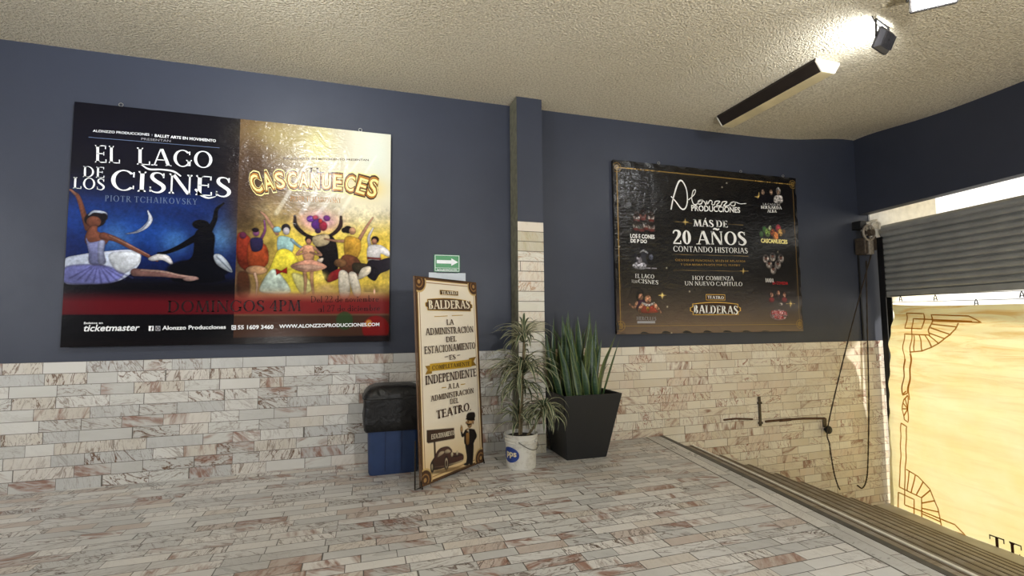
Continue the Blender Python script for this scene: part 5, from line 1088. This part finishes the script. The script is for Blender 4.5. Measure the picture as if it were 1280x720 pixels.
W_('LA', (261, 434), (302, 431), (261, 403), m_sb, SLAB, ZF); W_('ADMINISTRACIÓN', (142, 491), (411, 474), (142, 452), m_sb, SLAB, ZF); W_('DEL', (258, 530), (316, 525), (258, 499), m_sb, SLAB, ZF); W_('ESTACIONAMIENTO', (136, 597), (422, 566), (136, 555), m_sb, SLAB, ZF); W_('ES', (276, 629), (311, 625), (276, 602), m_sb, SLAB, ZF); W_('· ·', (248, 624), (338, 612), (248, 600), m_sb, SLAB, ZF)
S.polys('ribbon', [[S.uv(*p) for p in ((140, 664), (178, 660), (178, 706), (140, 712), (154, 686))], [S.uv(*p) for p in ((386, 620), (426, 612), (412, 638), (428, 660), (386, 668))]], m_sgd, .004)
S.polys('ribbon', [[S.uv(*p) for p in ((166, 652), (280, 640), (400, 626), (400, 668), (280, 682), (166, 694))]], m_sg, .0055)
W_('COMPLETAMENTE', (178, 686), (390, 660), (178, 662), m_sb, SLAB, z=.008)
S.view = v2
W_('INDEPENDIENTE', (134, 90), (402, 43), (134, 42), m_sb, SLAB, ZF); W_('A LA', (252, 112), (312, 104), (252, 84), m_sb, SLAB, ZF); W_('ADMINISTRACIÓN', (160, 178), (388, 132), (160, 148), m_sb, SLAB, ZF); W_('DEL', (264, 192), (308, 184), (264, 164), m_sb, SLAB, ZF); W_('TEATRO.', (192, 271), (374, 222), (192, 226), m_sb, SLAB, ZF); W_('ESTACIONAMIENTO', (162, 378), (284, 354), (162, 352), m_sc, SLAB, .008)
S.line([(220, 105), (244, 102)], .008, m_sg, .004); S.line([(320, 88), (344, 84)], .008, m_sg, .004)
# stand behind the sheet
m_rod = plain('dark stand rod', (48, 40, 34), .4, .6); m_edge = plain('brown sign hem', (96, 70, 46), .5)
for x in (-.004, SW+.004):
    b = MB(); b.tube([(x, .0, -.012), (x, SH, -.012)], .009, 8); b.build('side_rod', m_edge, S.e)
for y in (.004, SH-.004):
    b = MB(); b.tube([(0, y, -.012), (SW, y, -.012)], .008, 8); b.build('cross_rod', m_rod, S.e)
def sl_(P): d_ = np.array(P)-BL; return (float(d_@UX), float(d_@UY), float(d_@S.uz))
hubp = BL+UX*SW*.5+NB*.16+np.array([0, 0, .95])
for ex, ez in ((.02, .03), (SW-.02, .03), (.02, SH-.03), (SW-.02, SH-.03)):
    b = MB(); b.tube([sl_(hubp), (ex, ez, -.022)], .007, 6); b.build('brace_rod', m_rod, S.e)
foot = BL+UX*SW*.5+NB*.36; foot[2] = .008
b = MB(); b.tube([sl_(hubp), sl_(foot)], .009, 6); b.build('rear_leg', m_rod, S.e)
for x in (-.01, SW-.02):
    f0 = BL+UX*x; f1 = f0-NB*.02; f2 = f0-UX*.045+NB*.03
    g0 = np.array([f0[0], f0[1], .30])
    b = MB(); b.tube([sl_(f0+np.array([0, 0, .06])), sl_((f1[0], f1[1], .007))], .008, 6); b.build('foot', m_rod, S.e)
    b = MB(); b.tube([sl_(f2+np.array([0, 0, .42])), sl_((f2[0], f2[1], .007)), sl_((f0[0], f0[1], .02))], .007, 6); b.build('foot_rod', m_rod, S.e)
